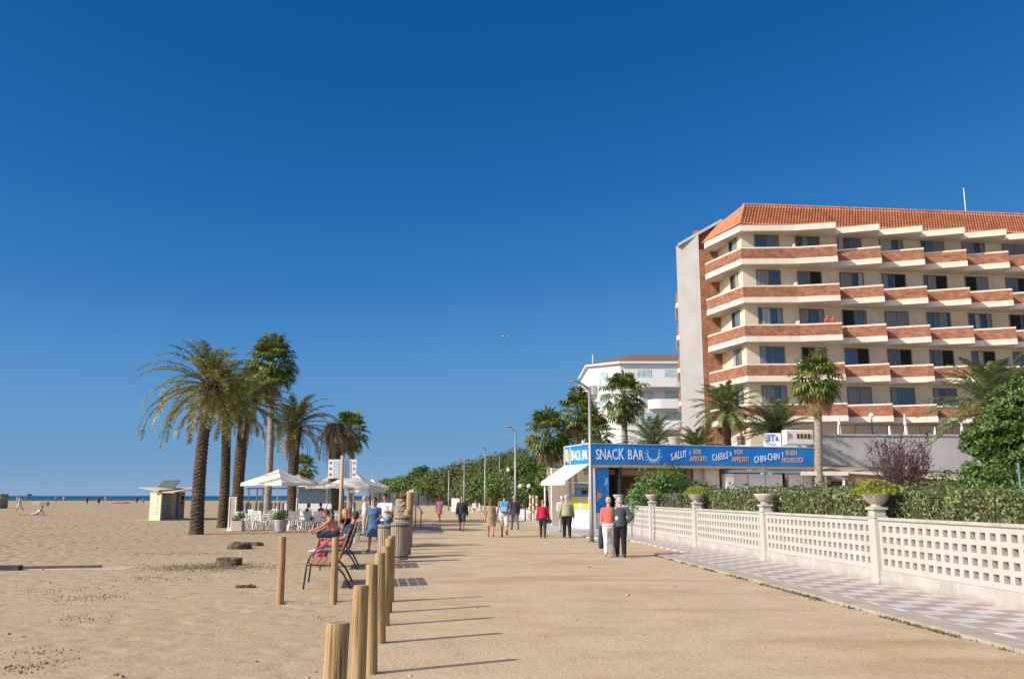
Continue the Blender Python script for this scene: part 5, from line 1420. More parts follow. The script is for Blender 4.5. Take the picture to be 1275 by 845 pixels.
urn('stone urn partly hidden behind the strolling couple at the wall end', 40.6, 0, 5)
# pale blue sun awning low behind hedge
t = empty('blue_parasol', (9.1, 34.6, 0), 0, 'pale blue flat parasol just above the hedge between third and fourth urn', 'parasol')
b = MB(); b.lathe([(0, 2.02), (.7, 1.94), (1.45, 1.82), (1.45, 1.76), (.7, 1.88), (0, 1.97)], n=8); b.build('canopy', mat('pale_blue_cloth', (.30, .50, .60), .85, .05), t)
b = MB(); b.tube([(0, 0, 0), (0, 0, 1.97)], .03, 8); b.build('pole', M['white'], t)
# thin pole at wall end
b = MB(); b.tube([(0, 0, 0), (0, 0, 1.35)], .03, 8); b.box((0, 0, 1.38), (.10, .03, .16)); b.build('marker_post', M['galv'], None, loc=(4.72, 35.6, 0), label='thin grey marker post on the pavement behind the couple', cat='post')

# closed parasols on the hotel terrace
def closed_parasol(label, px, Y, ty, h):
    p = at(px, ty, Y); t = empty('closed_parasol', (p.x, Y, 5.25), 0, label, 'parasol', 'closed white parasols on the hotel terrace')
    top = p.z - 5.25
    b = MB(); b.lathe([(.02, top), (.05, top - .1), (.10, top - h * .5), (.14, top - h * .85), (.16, top - h), (.05, top - h)], n=9); b.build('folded_cloth', M['cloth'], t)
    b = MB(); b.tube([(0, 0, 0), (0, 0, top - h * .9)], .03, 6); b.build('pole', M['white'], t)
closed_parasol('closed parasol right beside the skirted fan palm', 1044, 56, 517, 1.35)
closed_parasol('short closed parasol left of the plum bush top', 1107, 58, 529, .8)
closed_parasol('tallest closed parasol above the plum bush', 1126, 56, 515, 1.35)
closed_parasol('short closed parasol right of the plum bush', 1164, 58, 531, .8)
closed_parasol('closed parasol near the big tree on the terrace', 1197, 56, 525, 1.1)
# thin pole in garden right
b = MB(); b.tube([(0, 0, 0), (0, 0, 2.3)], .02, 6); b.build('garden_pole', mat('teal_pole', (.12, .28, .28), .5), None, loc=(at(1270, 600, 18).x, 18, 0), label='thin teal pole behind the hedge at the right edge', cat='pole')

# ================================================================== BEACH BAR
def parasol(label, px, ay, Y, ex, ey, name='parasol', n=8, val=.16, m='cloth', rot=0.0):
    """px,ay apex; ex half width in px; ey edge row"""
    a = at(px, ay, Y); e = at(px, ey, Y); r = ex / FPX * Y
    t = empty(name, (a.x, Y, 0), rot, label, 'parasol', 'open white parasols of the beach bar')
    b = MB(); zc, ze = a.z, e.z; vs_ = [(0, 0, zc)]; fs_ = []
    K = 5
    for j in range(1, K + 1):
        t_ = j / K
        for k in range(n * 4):
            an = 2 * PI * k / (n * 4); s_ = (k % 4) / 4; sag = math.sin(PI * s_)
            poly = math.cos(PI / n) / math.cos((s_ - .5) * 2 * PI / n) 
            rr = r * t_ * poly; z = zc + (ze - zc) * (t_ ** .92) - .07 * sag * t_ * math.sin(PI * t_) * 1.5
            vs_.append((rr * math.cos(an), rr * math.sin(an), z))
    W = n * 4
    fs_ += [(0, 1 + k, 1 + (k + 1) % W) for k in range(W)]
    for j in range(K - 1): fs_ += [(1 + j * W + k, 1 + (j + 1) * W + k, 1 + (j + 1) * W + (k + 1) % W, 1 + j * W + (k + 1) % W) for k in range(W)]
    base = 1 + (K - 1) * W; m0 = len(vs_)
    for k in range(W): v = vs_[base + k]; vs_.append((v[0] * 1.004, v[1] * 1.004, v[2] - val * (1 - .3 * math.sin(PI * (k % 4) / 4))))
    fs_ += [(base + k, m0 + k, m0 + (k + 1) % W, base + (k + 1) % W) for k in range(W)]
    b.add(vs_, fs_); b.build('canopy', M[m], t)
    b = MB(); b.tube([(0, 0, .05), (0, 0, zc)], .035, 10); b.build('pole', M['white'], t)
    b = MB()
    for k in range(n):
        an = 2 * PI * k / n; b.bar((0, 0, zc - .12), (r * .96 * math.cos(an), r * .96 * math.sin(an), ze + .0), .02)
        b.bar((0, 0, zc - .75), (r * .45 * math.cos(an), r * .45 * math.sin(an), zc + (ze - zc) * .47 - .05), .018)
    b.build('ribs', M['white'], t)
    b = MB(); b.box((0, 0, .05), (.6, .6, .1)); b.build('base', M['concrete'], t, bevel=.02)
parasol('widest open parasol, in front over the white chairs', 347, 584, 43.8, 44, 601, n=4, rot=R(20))
parasol('open parasol overlapping the wide front one from behind right', 371, 590, 50, 27, 600, n=4, rot=R(35))
parasol('open parasol with pointed top behind the menu boards', 441, 587, 45.5, 38, 604, n=4, rot=R(38))
parasol('open parasol squeezed between the two biggest ones', 408, 594, 52, 26, 605, n=4, rot=R(15))
parasol('flat parasol low behind the woman in the blue dress', 458, 604, 58, 22, 610, n=4, rot=R(10))
parasol('parasol at far right of the bar behind the walking man', 464, 596, 62, 22, 606, n=4, rot=R(30))
# chairs and tables
def chair():
    t = empty('plastic_chair', (0, 0, 0), 0, 'x', 'chair', 'white plastic chairs of the beach bar')
    b = MB(); b.box((0, 0, .43), (.44, .42, .03)); b.build('seat', M['plastic'], t, bevel=.01)
    b = MB()
    for k in range(5): b.box((-.17 + k * .085, -.235, .66), (.055, .02, .40), rx=R(8))
    b.box((0, -.262, .87), (.44, .025, .07), rx=R(8)); b.build('backrest', M['plastic'], t)
    for sx in (-1, 1):
        for sy in (-1, 1):
            b = MB(); b.bar((sx * .19, sy * .18, .42), (sx * .25, sy * .25, 0), .042); b.build('leg', M['plastic'], t)
        b = MB(); b.tube([(sx * .22, .2, .42), (sx * .24, .2, .64), (sx * .235, -.05, .655), (sx * .22, -.24, .66)], .018, 6); b.build('armrest', M['plastic'], t)
    return t
def table():
    t = empty('round_table', (0, 0, 0), 0, 'x', 'table', 'white tables of the beach bar')
    b = MB(); b.lathe([(.0, .73), (.42, .73), (.43, .715), (.42, .70), (.0, .70)], n=20); b.build('tabletop', M['plastic'], t)
    b = MB(); b.tube([(0, 0, 0), (0, 0, .70)], .035, 8); b.build('pedestal', M['plastic'], t)
    for k in range(3):
        a = k * 2.09; b = MB(); b.bar((0, 0, .1), (.3 * math.cos(a), .3 * math.sin(a), .015), .035); b.build('foot', M['plastic'], t)
    return t
ch = chair(); tb = table(); rc = random.Random(12)
tabs = [(311, 44.2, 'table at the left end of the chairs'), (337, 46.5, 'table under the widest parasol'), (364, 44.6, 'table right of the potted shrub'), (385, 47.5, 'table next to the shaded trunk'), (405, 45.0, 'table behind the sitting men'), (325, 51, 'table of the back row beside the palm foot'), (352, 52.5, 'table of the back row behind the parasol pole'), (392, 54, 'table of the back row by the dead palm'), (437, 47, 'table beneath the menu-side parasol'), (455, 52, 'table behind the blue dress')]
first = True; kk = 0; place_words = ['seaward of', 'in front of', 'promenade side of', 'behind']
for i, (px, Y, lab) in enumerate(tabs):
    x = at(px, 640, Y).x
    if i == 0: tb.location = (x, Y, 0); tb['label'] = 'white round ' + lab
    else: dup(tb, (x, Y, 0), rc.uniform(0, 3), 'white round ' + lab)
    for j, a in enumerate((180, 270, 0, 90)):
        if i >= 5 and j in (3,): continue
        aa = R(a + rc.uniform(-22, 22)); d = .62 + rc.uniform(0, .16)
        cx, cy = x + math.cos(aa) * d, Y + math.sin(aa) * d; rz = aa + PI / 2 + rc.uniform(-.3, .3)
        L_ = 'white armchair ' + place_words[j] + ' the ' + lab
        if kk == 0: ch.location = (cx, cy, 0); ch.rotation_euler = (0, 0, rz); ch['label'] = L_
        else: dup(ch, (cx, cy, 0), rz, L_)
        kk += 1
for i, (px, py, Y, lab) in enumerate([(655, 632, 62, 'left white chair under the globe lamps'), (664, 632, 62.5, 'right white chair under the globe lamps'), (586, 634, 92, 'white chair by the distant white panel'), (597, 634, 93, 'white chair behind the patterned dress walker'), (590, 636, 90, 'white chair between the two distant ones')]):
    dup(ch, (at(px, py, Y).x, Y, 0), rc.uniform(0, 6), lab, 'white chairs along the far promenade')
# planters in front of the bar
t = empty('round_planter', G(349, 662), 0, 'white tapered pot with leafy green shrub in front of the chairs', 'planter')
b = MB(); b.lathe([(.20, 0), (.23, .05), (.30, .46), (.325, .52), (.33, .56), (.29, .56), (.26, .45), (0, .45)], n=24); b.build('pot', M['whitewall'], t, smooth=True)
b = MB(); rnd = random.Random(3); crown_leaves(b, [(0, 0, .72, .36), (.1, 0, .82, .25), (-.15, 0, .7, .25)], 900, .045, rnd, flat=.8); b.build('foliage', M['leaf_bright'], t)
t = empty('square_planter', G(296, 661), 0, 'small square grey planter beside the shaggy palm', 'planter')
b = MB(); b.box((0, 0, .24), (.52, .5, .48)); b.build('tub', M['stone'], t, bevel=.02)
b = MB(); crown_leaves(b, [(0, 0, .6, .28), (.12, 0, .75, .2)], 500, .045, rnd); b.build('foliage', M['leaf_bright'], t)
t = empty('white_frame_sign', G(288, 661), 0, 'narrow white upright frame board between two palm trunks', 'sign')
b = MB(); b.box((-.15, 0, .85), (.05, .08, 1.5)); b.box((.15, 0, .85), (.05, .08, 1.5)); b.box((0, 0, 1.57), (.25, .08, .05)); b.box((0, 0, .08), (.36, .25, .14)); b.build('frame', M['white'], t)
b = MB(); b.box((0, 0, .86), (.245, .03, 1.35)); b.build('board', M['stone'], t)
# menu sign
mp_ = at(424, 640, 34); t = empty('menu_sign', (mp_.x, 34, 0), R(4), 'tan post carrying two tall menu boards with coloured pictures', 'sign')
hz = at(424, 567, 34).z
b = MB(); b.tube([(0, 0, 0), (0, 0, hz)], [.085, .065], 12); b.build('post', M['timber'], t, smooth=True)
for sx, nm in ((-1, 'l'), (1, 'r')):
    b = MB(); b.box((sx * .31, .09, hz - .50), (.44, .04, .72)); p_ = b.build('menu_board', M['white'], t)
    b = MB(); b.box((sx * .235, .065, hz - .50), (.22, .012, .66)); b.build('photo_strip', mat('ice_blue_print', (.45, .60, .72), .5, .2, 12), p_)
    b = MB()
    for k in range(3): b.ell((sx * .44, .067, hz - .27 - k * .22), (.055, .012, .05), 10, 6)
    b.build('food_pictures', mat('red_food_print', (.50, .10, .08), .6, .3, 20) if sx < 0 else mat('brown_food_print', (.40, .28, .20), .6, .3, 20), p_)

# far fence, tents, bar shelter
t = empty('dark_fence', (at(490, 620, 150).x, 150, 0), R(-1), 'long dark slatted fence closing the far end of the promenade', 'fence')
for k in range(11):
    b = MB(); b.box((.8 + k * 1.62 - 4, 0, 1.15), (1.6, .06, 2.1)); b.build('panel', mat('fence_grey', (.10, .11, .12), .9, .1, 3) if k == 0 else bpy.data.materials['fence_grey'], t)
    b = MB(); b.box((k * 1.62 - 4, -.06, 1.2), (.1, .08, 2.4)); b.build('post', M['steel'], t)
def tent(label, px, Y, ty, w, dpt):
    p = at(px, ty, Y); t = empty('marquee', (p.x, Y, 0), R(8), label, 'marquee', 'white marquees at the far end')
    h = p.z; b = MB(); e = h * .72
    vs_ = [(-w / 2, 0, e), (w / 2, 0, e), (w / 2, dpt, e), (-w / 2, dpt, e), (-w * .25, dpt / 2, h), (w * .25, dpt / 2, h * .97)]
    b.add(vs_, [(0, 1, 5, 4), (1, 2, 5), (2, 3, 4, 5), (3, 0, 4)]); b.build('roof', M['cloth'], t)
    for x in (-w / 2, w / 2):
        for y in (0, dpt):
            b = MB(); b.box((x, y, e / 2), (.12, .12, e)); b.build('leg', M['white'], t)
tent('white marquee roof above the dark fence', 522, 165, 608, 5, 6)
tent('second white marquee roof just left of the distant pink walker', 537, 172, 607, 5, 5)
tent('white marquee behind the parasols, left of the walking pair', 396, 78, 612, 3.4, 3)
b = MB(); b.box((0, 0, .7), (.85, .08, 1.4)); b.build('white_screen', M['white'], None, loc=(at(567, 630, 95).x, 95, 0), label='small white windbreak panel left of the distant dark-clad man', cat='screen')
# beach bar shelter: dark posts, low palisade
t = empty('palisade', (at(300, 630, 74).x, 74, 0), R(-2), 'low grey palisade with taller dark poles behind the bar chairs', 'fence')
rq = random.Random(14)
for k in range(60):
    b = MB(); b.box((k * .16, 0, .55 + rq.uniform(-.05, .08)), (.12, .05, 1.05)); b.build('stake', M['greywood'] if rq.random() < .5 else M['steel'], t)
for k, x in enumerate((.5, 1.2, 1.75, 2.0, 4.2, 5.2, 6.0, 8.4)):
    b = MB(); b.box((x, .3, 1.15), (.10 if k != 2 else .25, .1, 2.3)); b.build('pole', mat('bluish_pole', (.10, .16, .22), .6, .1), t)
b = MB(); b.bar((.3, .3, 2.25), (8.8, .3, 2.3), .1); b.build('top_rail', M['steel'], t)
t = empty('counter_hut', (at(388, 630, 66).x, 66, 0), 0, 'small white counter hut with dark hatch under the bar parasols', 'kiosk')
b = MB(); b.box((0, 0, .55), (3.6, 1.5, 1.1)); b.build('counter', M['whitebld'], t)
b = MB(); b.box((.4, .2, 1.7), (2.6, 1.2, 1.2)); b.build('hatch', M['glass'], t)
b = MB(); b.box((.2, .2, 2.36), (3.4, 1.8, .12)); b.build('roof', M['white'], t)
# striped posts by the globe lamps
for i, (px, lab) in enumerate(((660.5, 'left'), (664, 'middle'), (668.5, 'right'))):
    t = empty('striped_post', (at(px, 630, 61).x, 61, 0), 0, lab + ' one of three terracotta and cream posts under the globe lamps', 'post', 'terracotta and cream posts')
    h = 1.75 - i * .06; b = MB(); b.tube([(0, 0, 0), (0, 0, h)], .09, 10); b.build('shaft', M['terracotta'] if i != 1 else M['hotelwhite'], t)
    b = MB()
    for z in (.5, 1.0, 1.5): b.lathe([(.094, z), (.1, z + .03), (.094, z + .16)], n=10)
    b.build('band', M['hotelwhite'] if i != 1 else M['terracotta'], t)

# ================================================================== BEACH KIOSK
kl = Vector((-26.0, 62.4, 0)); t = empty('beach_kiosk', kl, 0, 'cream beach kiosk with butterfly roof and a tilted solar panel', 'kiosk')
K = lambda x, y: Vector((at(x, 640, y).x, y, 0)) - kl
A = K(185.5, 62.0); B_ = K(199.5, 61.2); C_ = K(229, 64.6); D_ = K(205, 67)
b = MB(); b.prism([A[:2], B_[:2], C_[:2], D_[:2]], 0, 1.93); b.build('body', M['kiosk'], t)
dd = (C_ - B_).normalized(); nn = Vector((dd.y, -dd.x, 0)); ln = (C_ - B_).length; ang = math.atan2(dd.y, dd.x)
for a0, a1, m_ in ((.06, .30, 'k_grey'), (.31, .42, 'k_tan'), (.43, .60, 'k_lt'), (.61, .70, 'k_blue'), (.71, .97, 'k_tan2')):
    colr = {'k_grey': (.16, .22, .24), 'k_tan': (.32, .25, .15), 'k_lt': (.42, .36, .30), 'k_blue': (.06, .12, .28), 'k_tan2': (.34, .26, .15)}[m_]
    c = B_.lerp(C_, (a0 + a1) / 2) + nn * .02; b = MB(); b.box(c + Vector((0, 0, .98)), (ln * (a1 - a0), .05, 1.80), rz=ang); b.build('door_panel', mat(m_, colr, .7, .1, 2), t)
c = B_.lerp(C_, .84) + nn * .06; b = MB(); b.ell(c + Vector((0, 0, 1.5)), (.16, .04, .16), 12, 8); b.box(c + Vector((0, 0, 1.15)), (.3, .03, .14), rz=ang); b.build('notice', M['dark'], t)
dA = (B_ - A).normalized(); nA = Vector((dA.y, -dA.x, 0))
b = MB(); cc = A.lerp(B_, .5) + nA * .012
b.box(cc + Vector((0, 0, .52)), (.55, .02, .22), rz=math.atan2(dA.y, dA.x)); b.build('blue_band', mat('faded_blue_print', (.35, .48, .58), .7, .4, 18), t)
b = MB(); b.box(cc + Vector((0, 0, 1.2)), (.5, .02, .75), rz=math.atan2(dA.y, dA.x)); b.build('poster', mat('faded_poster', (.72, .58, .42), .7, .15, 9), t)
b = MB()
q = [A - dA * 1.0 + nA * .25 + UP * 2.18, B_ + nA * .3 + dA * .1 + UP * 1.95, D_ + UP * 1.98 + dA * .1, A - dA * 1.0 + UP * 2.2 - nA * 5.0]
b.add(q, [(0, 1, 2, 3)]); o = b.build('roof_wing', M['kiosk'], t); s_ = o.modifiers.new('s', 'SOLIDIFY'); s_.thickness = .08
b = MB(); q = [B_ + nn * 1.0 + UP * 1.92 - dd * .2, C_ + nn * 1.1 + dd * .5 + UP * 2.28, C_ - nn * .8 + dd * 1.2 + UP * 2.22, B_ - nn * .6 + UP * 1.94]
b.add(q, [(0, 1, 2, 3)]); o = b.build('roof_wing', M['kiosk'], t); s_ = o.modifiers.new('s', 'SOLIDIFY'); s_.thickness = .08
b = MB(); pc = K(207, 63.5); b.box(pc + UP * 2.42, (1.35, 1.1, .05), rx=R(35), rz=R(-12)); b.box(pc + UP * 2.1 + Vector((-.1, .2, 0)), (.08, .08, .55)); b.build('solar_panel', M['solar'], t)

# small beach things
t = empty('beach_box', G(50, 629.5), R(6), 'grey storage crate lying on the far beach', 'crate')
b = MB(); b.box((0, 0, .35), (2.2, .8, .7)); b.build('body', M['stone'], t, bevel=.05)
b = MB(); b.box((.65, 0, .36), (1.2, .86, .62)); b.build('net', M['greywood'], t)
t = empty('timber_hut', (at(-3, 620, 120).x, 120, 0), 0, 'brown boarded beach hut cut by the left edge', 'hut')
b = MB(); b.box((0, 0, .95), (1.8, 2, 1.9)); b.build('boards', M['greywood'], t)
b = MB(); b.add([(-1.1, -1.1, 1.85), (1.1, -1.1, 1.5), (1.1, 1.1, 1.5), (-1.1, 1.1, 1.85)], [(0, 1, 2, 3)]); o = b.build('roof', M['greywood'], t); s_ = o.modifiers.new('s', 'SOLIDIFY'); s_.thickness = .1
for i, (px, py) in enumerate(((150, 626.5), (146, 626.4))):
    pass
b = MB(); g = G(150, 626.6)
b.tube([(-2.2, 0, .12), (-1, 0, .2), (1, 0, .2), (2.2, 0, .1)], [.04, .28, .28, .05], 8); b.build('kayak', mat('red_hull', (.42, .12, .09), .6, .1), None, loc=g, label='long red kayak lying on the sand near the waterline', cat='kayak')
# gull
t = empty('seagull', at(628, 418.5, 75), R(20), 'lone gull gliding in the open sky above the promenade', 'gull')
b = MB(); b.ell((0, 0, 0), (.24, .07, .07), 10, 6); b.ell((.25, 0, .03), (.07, .045, .045), 8, 6)
b.add([(-.05, 0, .02), (.12, 0, .02), (.02, .35, .12), (-.1, .32, .11), (-.12, .72, .03)], [(0, 1, 2, 3), (3, 2, 4)])
b.add([(-.05, 0, .02), (.12, 0, .02), (.02, -.35, .12), (-.1, -.32, .11), (-.12, -.72, .03)], [(1, 0, 3, 2), (2, 3, 4)])
b.build('body', M['stone'], t)
# ================================================================== PEOPLE
def mcol(name, c, r=.85, **k):
    k.setdefault('bump', .9); k.setdefault('bscale', 7); k.setdefault('dist', .035)
    return bpy.data.materials.get(name) or mat(name, c, r, k.pop('var', .10), k.pop('scale', 9), **k)
SK = {'tan': mcol('skin_tan', (.40, .22, .14), .55, bump=0), 'fair': mcol('skin_fair', (.48, .30, .22), .55, bump=0), 'red': mcol('skin_sunburnt', (.45, .21, .14), .55, bump=0)}
def remesh(mb, vox, extra=None, smooth=2):
    me = bpy.data.meshes.new('tmp'); me.from_pydata(mb.v, [], mb.f); me.update()
    ob = bpy.data.objects.new('tmp', me); COL.objects.link(ob)
    r_ = ob.modifiers.new('r', 'REMESH'); r_.mode = 'VOXEL'; r_.voxel_size = vox; r_.adaptivity = 0
    if smooth:
        s_ = ob.modifiers.new('s', 'SMOOTH'); s_.factor = .5; s_.iterations = smooth
    out = bpy.data.meshes.new_from_object(ob.evaluated_get(bpy.context.evaluated_depsgraph_get()))
    bpy.data.objects.remove(ob); bpy.data.meshes.remove(me)
    vs_ = [tuple(v.co) for v in out.vertices]; fs_ = [tuple(p.vertices) for p in out.polygons]
    bpy.data.meshes.remove(out)
    m = MB(); m.add(vs_, fs_)
    if extra: m.add(extra.v, extra.f)
    return m
def rx(v, a): return Vector((v[0], v[1] * math.cos(a) + v[2] * math.sin(a), -v[1] * math.sin(a) + v[2] * math.cos(a)))  # lean forward (+y) by a
def loft(mb, rings, n=18):
    """rings: (centre Vector, rx, ry, tilt)"""
    vs_ = []
    for c, a, bb, tl in rings:
        for k in range(n):
            t_ = 2 * PI * k / n
            vs_.append(Vector(c) + rx((a * math.cos(t_), bb * math.sin(t_), 0), tl))
    m = len(rings)
    fs_ = [(i * n + k, i * n + (k + 1) % n, (i + 1) * n + (k + 1) % n, (i + 1) * n + k) for i in range(m - 1) for k in range(n)]
    fs_ += [tuple(reversed(range(n))), tuple(range((m - 1) * n, m * n))]
    mb.add(vs_, fs_)
def person(label, loc, face, h=1.72, legs=((8, 4), (-8, 10)), arms=((-8, 6, 12), (8, 6, 12)), lean=2, nod=0, sit=None, female=False, girth=1.0, skin='tan', hair=(.05, .03, .02), hairlen=0, bald=False,
           top=None, bottom=None, shoes=(.05, .05, .05), dress=None, vox=.013, glasses=False, group=None, turn=0):
    """legs: (hip, knee) degrees (left, right); arms: (swing, abduct, elbow)"""
    S = h / 1.75; sk = SK[skin]
    A0 = R(lean)
    lj = []
    hw = .088
    for sgn, (hp_, kn) in zip((-1, 1), legs):
        a = R(hp_); k = a - R(kn)
        hip = Vector((sgn * hw, 0, 0)); knee = hip + Vector((sgn * .01, math.sin(a), -math.cos(a))) * .43; ank = knee + Vector((0, math.sin(k), -math.cos(k))) * .42
        lj.append((hip, knee, ank, k))
    low = min(l[2].z for l in lj)
    pz = (-low + .085) if sit is None else (sit / S + .09)
    P = Vector((0, 0, pz))
    lj = [(a + P, b_ + P, c + P, k) for a, b_, c, k in lj]
    T = lambda x, y, z: P + rx((x, y, z), A0)
    g = girth; shw = .17 if female else .19
    tor = [(T(0, 0, -.13), .10 * g, .085 * g, A0), (T(0, -.005, -.06), .155 * g, .115 * g, A0), (T(0, -.01, .02), (.168 if female else .158) * g, .12 * g, A0), (T(0, 0, .13), (.130 if female else .148) * g, (.10 if g < 1.1 else .118) * g, A0),
           (T(0, .012 if female else .005, .29), .155 * g, (.118 if female else .112) * g, A0), (T(0, 0, .40), .165 * min(g, 1.1), .10 * min(g, 1.15), A0), (T(0, -.01, .465), .135, .075, A0), (T(0, -.005, .51), .062, .058, A0), (T(0, .01, .60), .052, .054, A0)]
    B = MB(); loft(B, tor)
    hands = MB(); aj = []
    for sgn, (sw, ab, el) in zip((-1, 1), arms):
        sh = T(sgn * shw, -.005, .425); a = R(sw); b_ = R(ab)
        d = rx((sgn * math.sin(b_), math.sin(a) * math.cos(b_), -math.cos(a) * math.cos(b_)), A0 * .3).normalized(); elb = sh + d * .285
        a2 = R(sw + el); d2 = Vector((sgn * math.sin(b_) * (.6 if el < 50 else -1.6), math.sin(a2), -math.cos(a2))).normalized(); wr = elb + d2 * .25
        aj.append((sh, elb, wr, d2))
        B.capsule(T(sgn * .10, -.01, .445), sh, .055, .060); B.capsule(sh, elb, .052 * (g * .5 + .5), .039); B.capsule(elb, elb.lerp(wr, .35), .038, .040); B.capsule(elb.lerp(wr, .3), wr, .040, .026)
        # palm and five fingers
        side = Vector((0, 1, 0)) - d2 * d2.y
        if side.length < .2: side = Vector((0, 0, 1)) - d2 * d2.z
        side.normalize(); nrm = d2.cross(side)
        B.capsule(wr, wr + d2 * .07, .024, .030); B.capsule(wr + d2 * .05 + side * .02, wr + d2 * .085 + side * .022, .022, .02); B.capsule(wr + d2 * .05 - side * .02, wr + d2 * .08 - side * .022, .022, .018)
        inn = nrm * (1 if nrm.x * sgn < 0 else -1)
        for f_, (o_, l_) in enumerate(((.030, .068), (.011, .078), (-.010, .073), (-.029, .056))):
            p0 = wr + d2 * .085 + side * o_; p1 = p0 + (d2 * .92 + inn * .3).normalized() * l_ * .5; p2 = p1 + (d2 * .6 + inn * .8).normalized() * l_ * .5
            hands.tube([p0 - d2 * .02, p0, p1, p2], [.0095, .0095, .0085, .006], 7)
        p0 = wr + d2 * .03 + side * .028; p1 = p0 + (d2 * .6 + side * .7 + inn * .2).normalized() * .035; p2 = p1 + (d2 * .85 + side * .2 + inn * .4).normalized() * .03
        hands.tube([p0 - side * .015, p0, p1, p2], [.012, .012, .0105, .007], 7)
    for sgn, (hip, knee, ank, k) in zip((-1, 1), lj):
        B.capsule(hip + Vector((0, -.01, 0)), hip.lerp(knee, .5), .092 * g, .075 * g); B.capsule(hip.lerp(knee, .45), knee, .077 * g, .054)
        cd = Vector((0, -math.cos(k), -math.sin(k)))
        B.capsule(knee, knee.lerp(ank, .4) + cd * .012, .052, .056); B.capsule(knee.lerp(ank, .35) + cd * .012, ank, .056, .034)
    # head
    hc = T(0, .035, .685) + Vector((0, math.sin(R(nod)) * .03, -.01 if nod else 0)); HR = Matrix.Rotation(R(turn), 3, 'Z') @ Matrix.Rotation(-A0 * .5 - R(nod), 3, 'X')
    hv = lambda x, y, z: hc + HR @ Vector((x, y, z))
    B.capsule(T(0, 0, .53), hv(0, -.025, -.06), .052, .05)
    B.ell(hv(0, -.012, .025), (.074, .092, .088), 16, 12, HR); B.ell(hv(0, .012, -.035), (.058, .068, .078), 14, 10, HR); B.ell(hv(0, .04, -.085), (.032, .032, .024), 10, 8, HR)
    B.capsule(hv(0, .083, .015), hv(0, .100, -.022), .009, .014)
    for sgn in (-1, 1): B.ell(hv(sgn * .073, -.008, -.01), (.012, .02, .032), 8, 6, HR)
    # feet are part of the body (shoes cover them)
    for sgn, (hip, knee, ank, k) in zip((-1, 1), lj):
        toe = ank + Vector((sgn * .02, math.cos(k) * .17 if sit is None else .17, -.045 + (math.sin(k) * -.0)))
        heel = ank + Vector((0, -.04, -.045))
        fd = Matrix.Rotation(k * (.7 if abs(k) > .3 and sit is None else 0), 3, 'X')
        toe = ank + fd @ (toe - ank); heel = ank + fd @ (heel - ank)
        B.capsule(ank, ank + (toe - ank) * .25, .036, .034); B.capsule(heel, toe, .030, .026)
    t = empty('person', loc, R(face), label, 'person', group); 
    def fin(mb, name, m_, extra=None, vx=None, sm=2):
        q = remesh(mb, vx or vox, extra, sm); q.v = [(v[0] * S, v[1] * S, v[2] * S) for v in q.v]
        return q.build(name, m_, t, smooth=True)
    fin(B, 'body', sk, hands if vox < .02 else None)
    # face details
    for sgn in (-1, 1):
        if vox < .02 and not glasses:
            e = MB(); e.ell(hv(sgn * .03, .0735, .012), (.012, .008, .006), 8, 6, HR); e.v = [(v[0] * S, v[1] * S, v[2] * S) for v in e.v]; e.build('eye', M['dark'], t)
    if glasses:
        e = MB(); e.ell(hv(-.032, .082, .012), (.028, .012, .02), 10, 6, HR); e.ell(hv(.032, .082, .012), (.028, .012, .02), 10, 6, HR); e.bar(hv(-.07, .0, .018), hv(-.06, .08, .016), .006); e.bar(hv(.07, .0, .018), hv(.06, .08, .016), .006)
        e.v = [(v[0] * S, v[1] * S, v[2] * S) for v in e.v]; e.build('sunglasses', M['dark'], t)
    if vox < .02:
        e = MB(); e.ell(hv(0, .074, -.05), (.022, .007, .006), 8, 5, HR); e.v = [(v[0] * S, v[1] * S, v[2] * S) for v in e.v]; e.build('mouth', mcol('lips', (.35, .12, .10), .6), t)
    hm = mcol('hair_%d_%d_%d' % tuple(int(c * 100) for c in hair), hair, .7, var=.3, scale=30)
    Hm = MB()
    if not bald:
        Hm.ell(hv(0, -.022, .042), (.084, .096, .088), 16, 12, HR)
        Hm.ell(hv(0, -.05, .0), (.078, .065, .075), 14, 10, HR)
        if hairlen: 
            Hm.capsule(hv(0, -.06, 0), hv(0, -.08, -.10 - .12 * hairlen), .078, .06)
            for sgn in (-1, 1): Hm.capsule(hv(sgn * .06, -.03, 0), hv(sgn * .06, -.045, -.08 - .12 * hairlen), .035, .03)
        # cut back the face area
        Hm.v = [tuple(Vector(v)) for v in Hm.v]
        q = remesh(Hm, vox, None, 1)
        Hi = HR.inverted(); vv = []
        for v in q.v:
            l = Hi @ (Vector(v) - hc)
            if l.y > .045 and l.z < .055: l.y = .03
            vv.append(hc + HR @ l)
        q.v = [tuple(v * S) for v in vv]; q.build('hair', hm, t, smooth=True)
    elif hair:
        Hm.ell(hv(0, -.055, .0), (.076, .055, .045), 14, 10, HR); q = remesh(Hm, vox, None, 1); q.v = [(v[0] * S, v[1] * S, v[2] * S) for v in q.v]; q.build('hair', hm, t, smooth=True)
    inf = .014
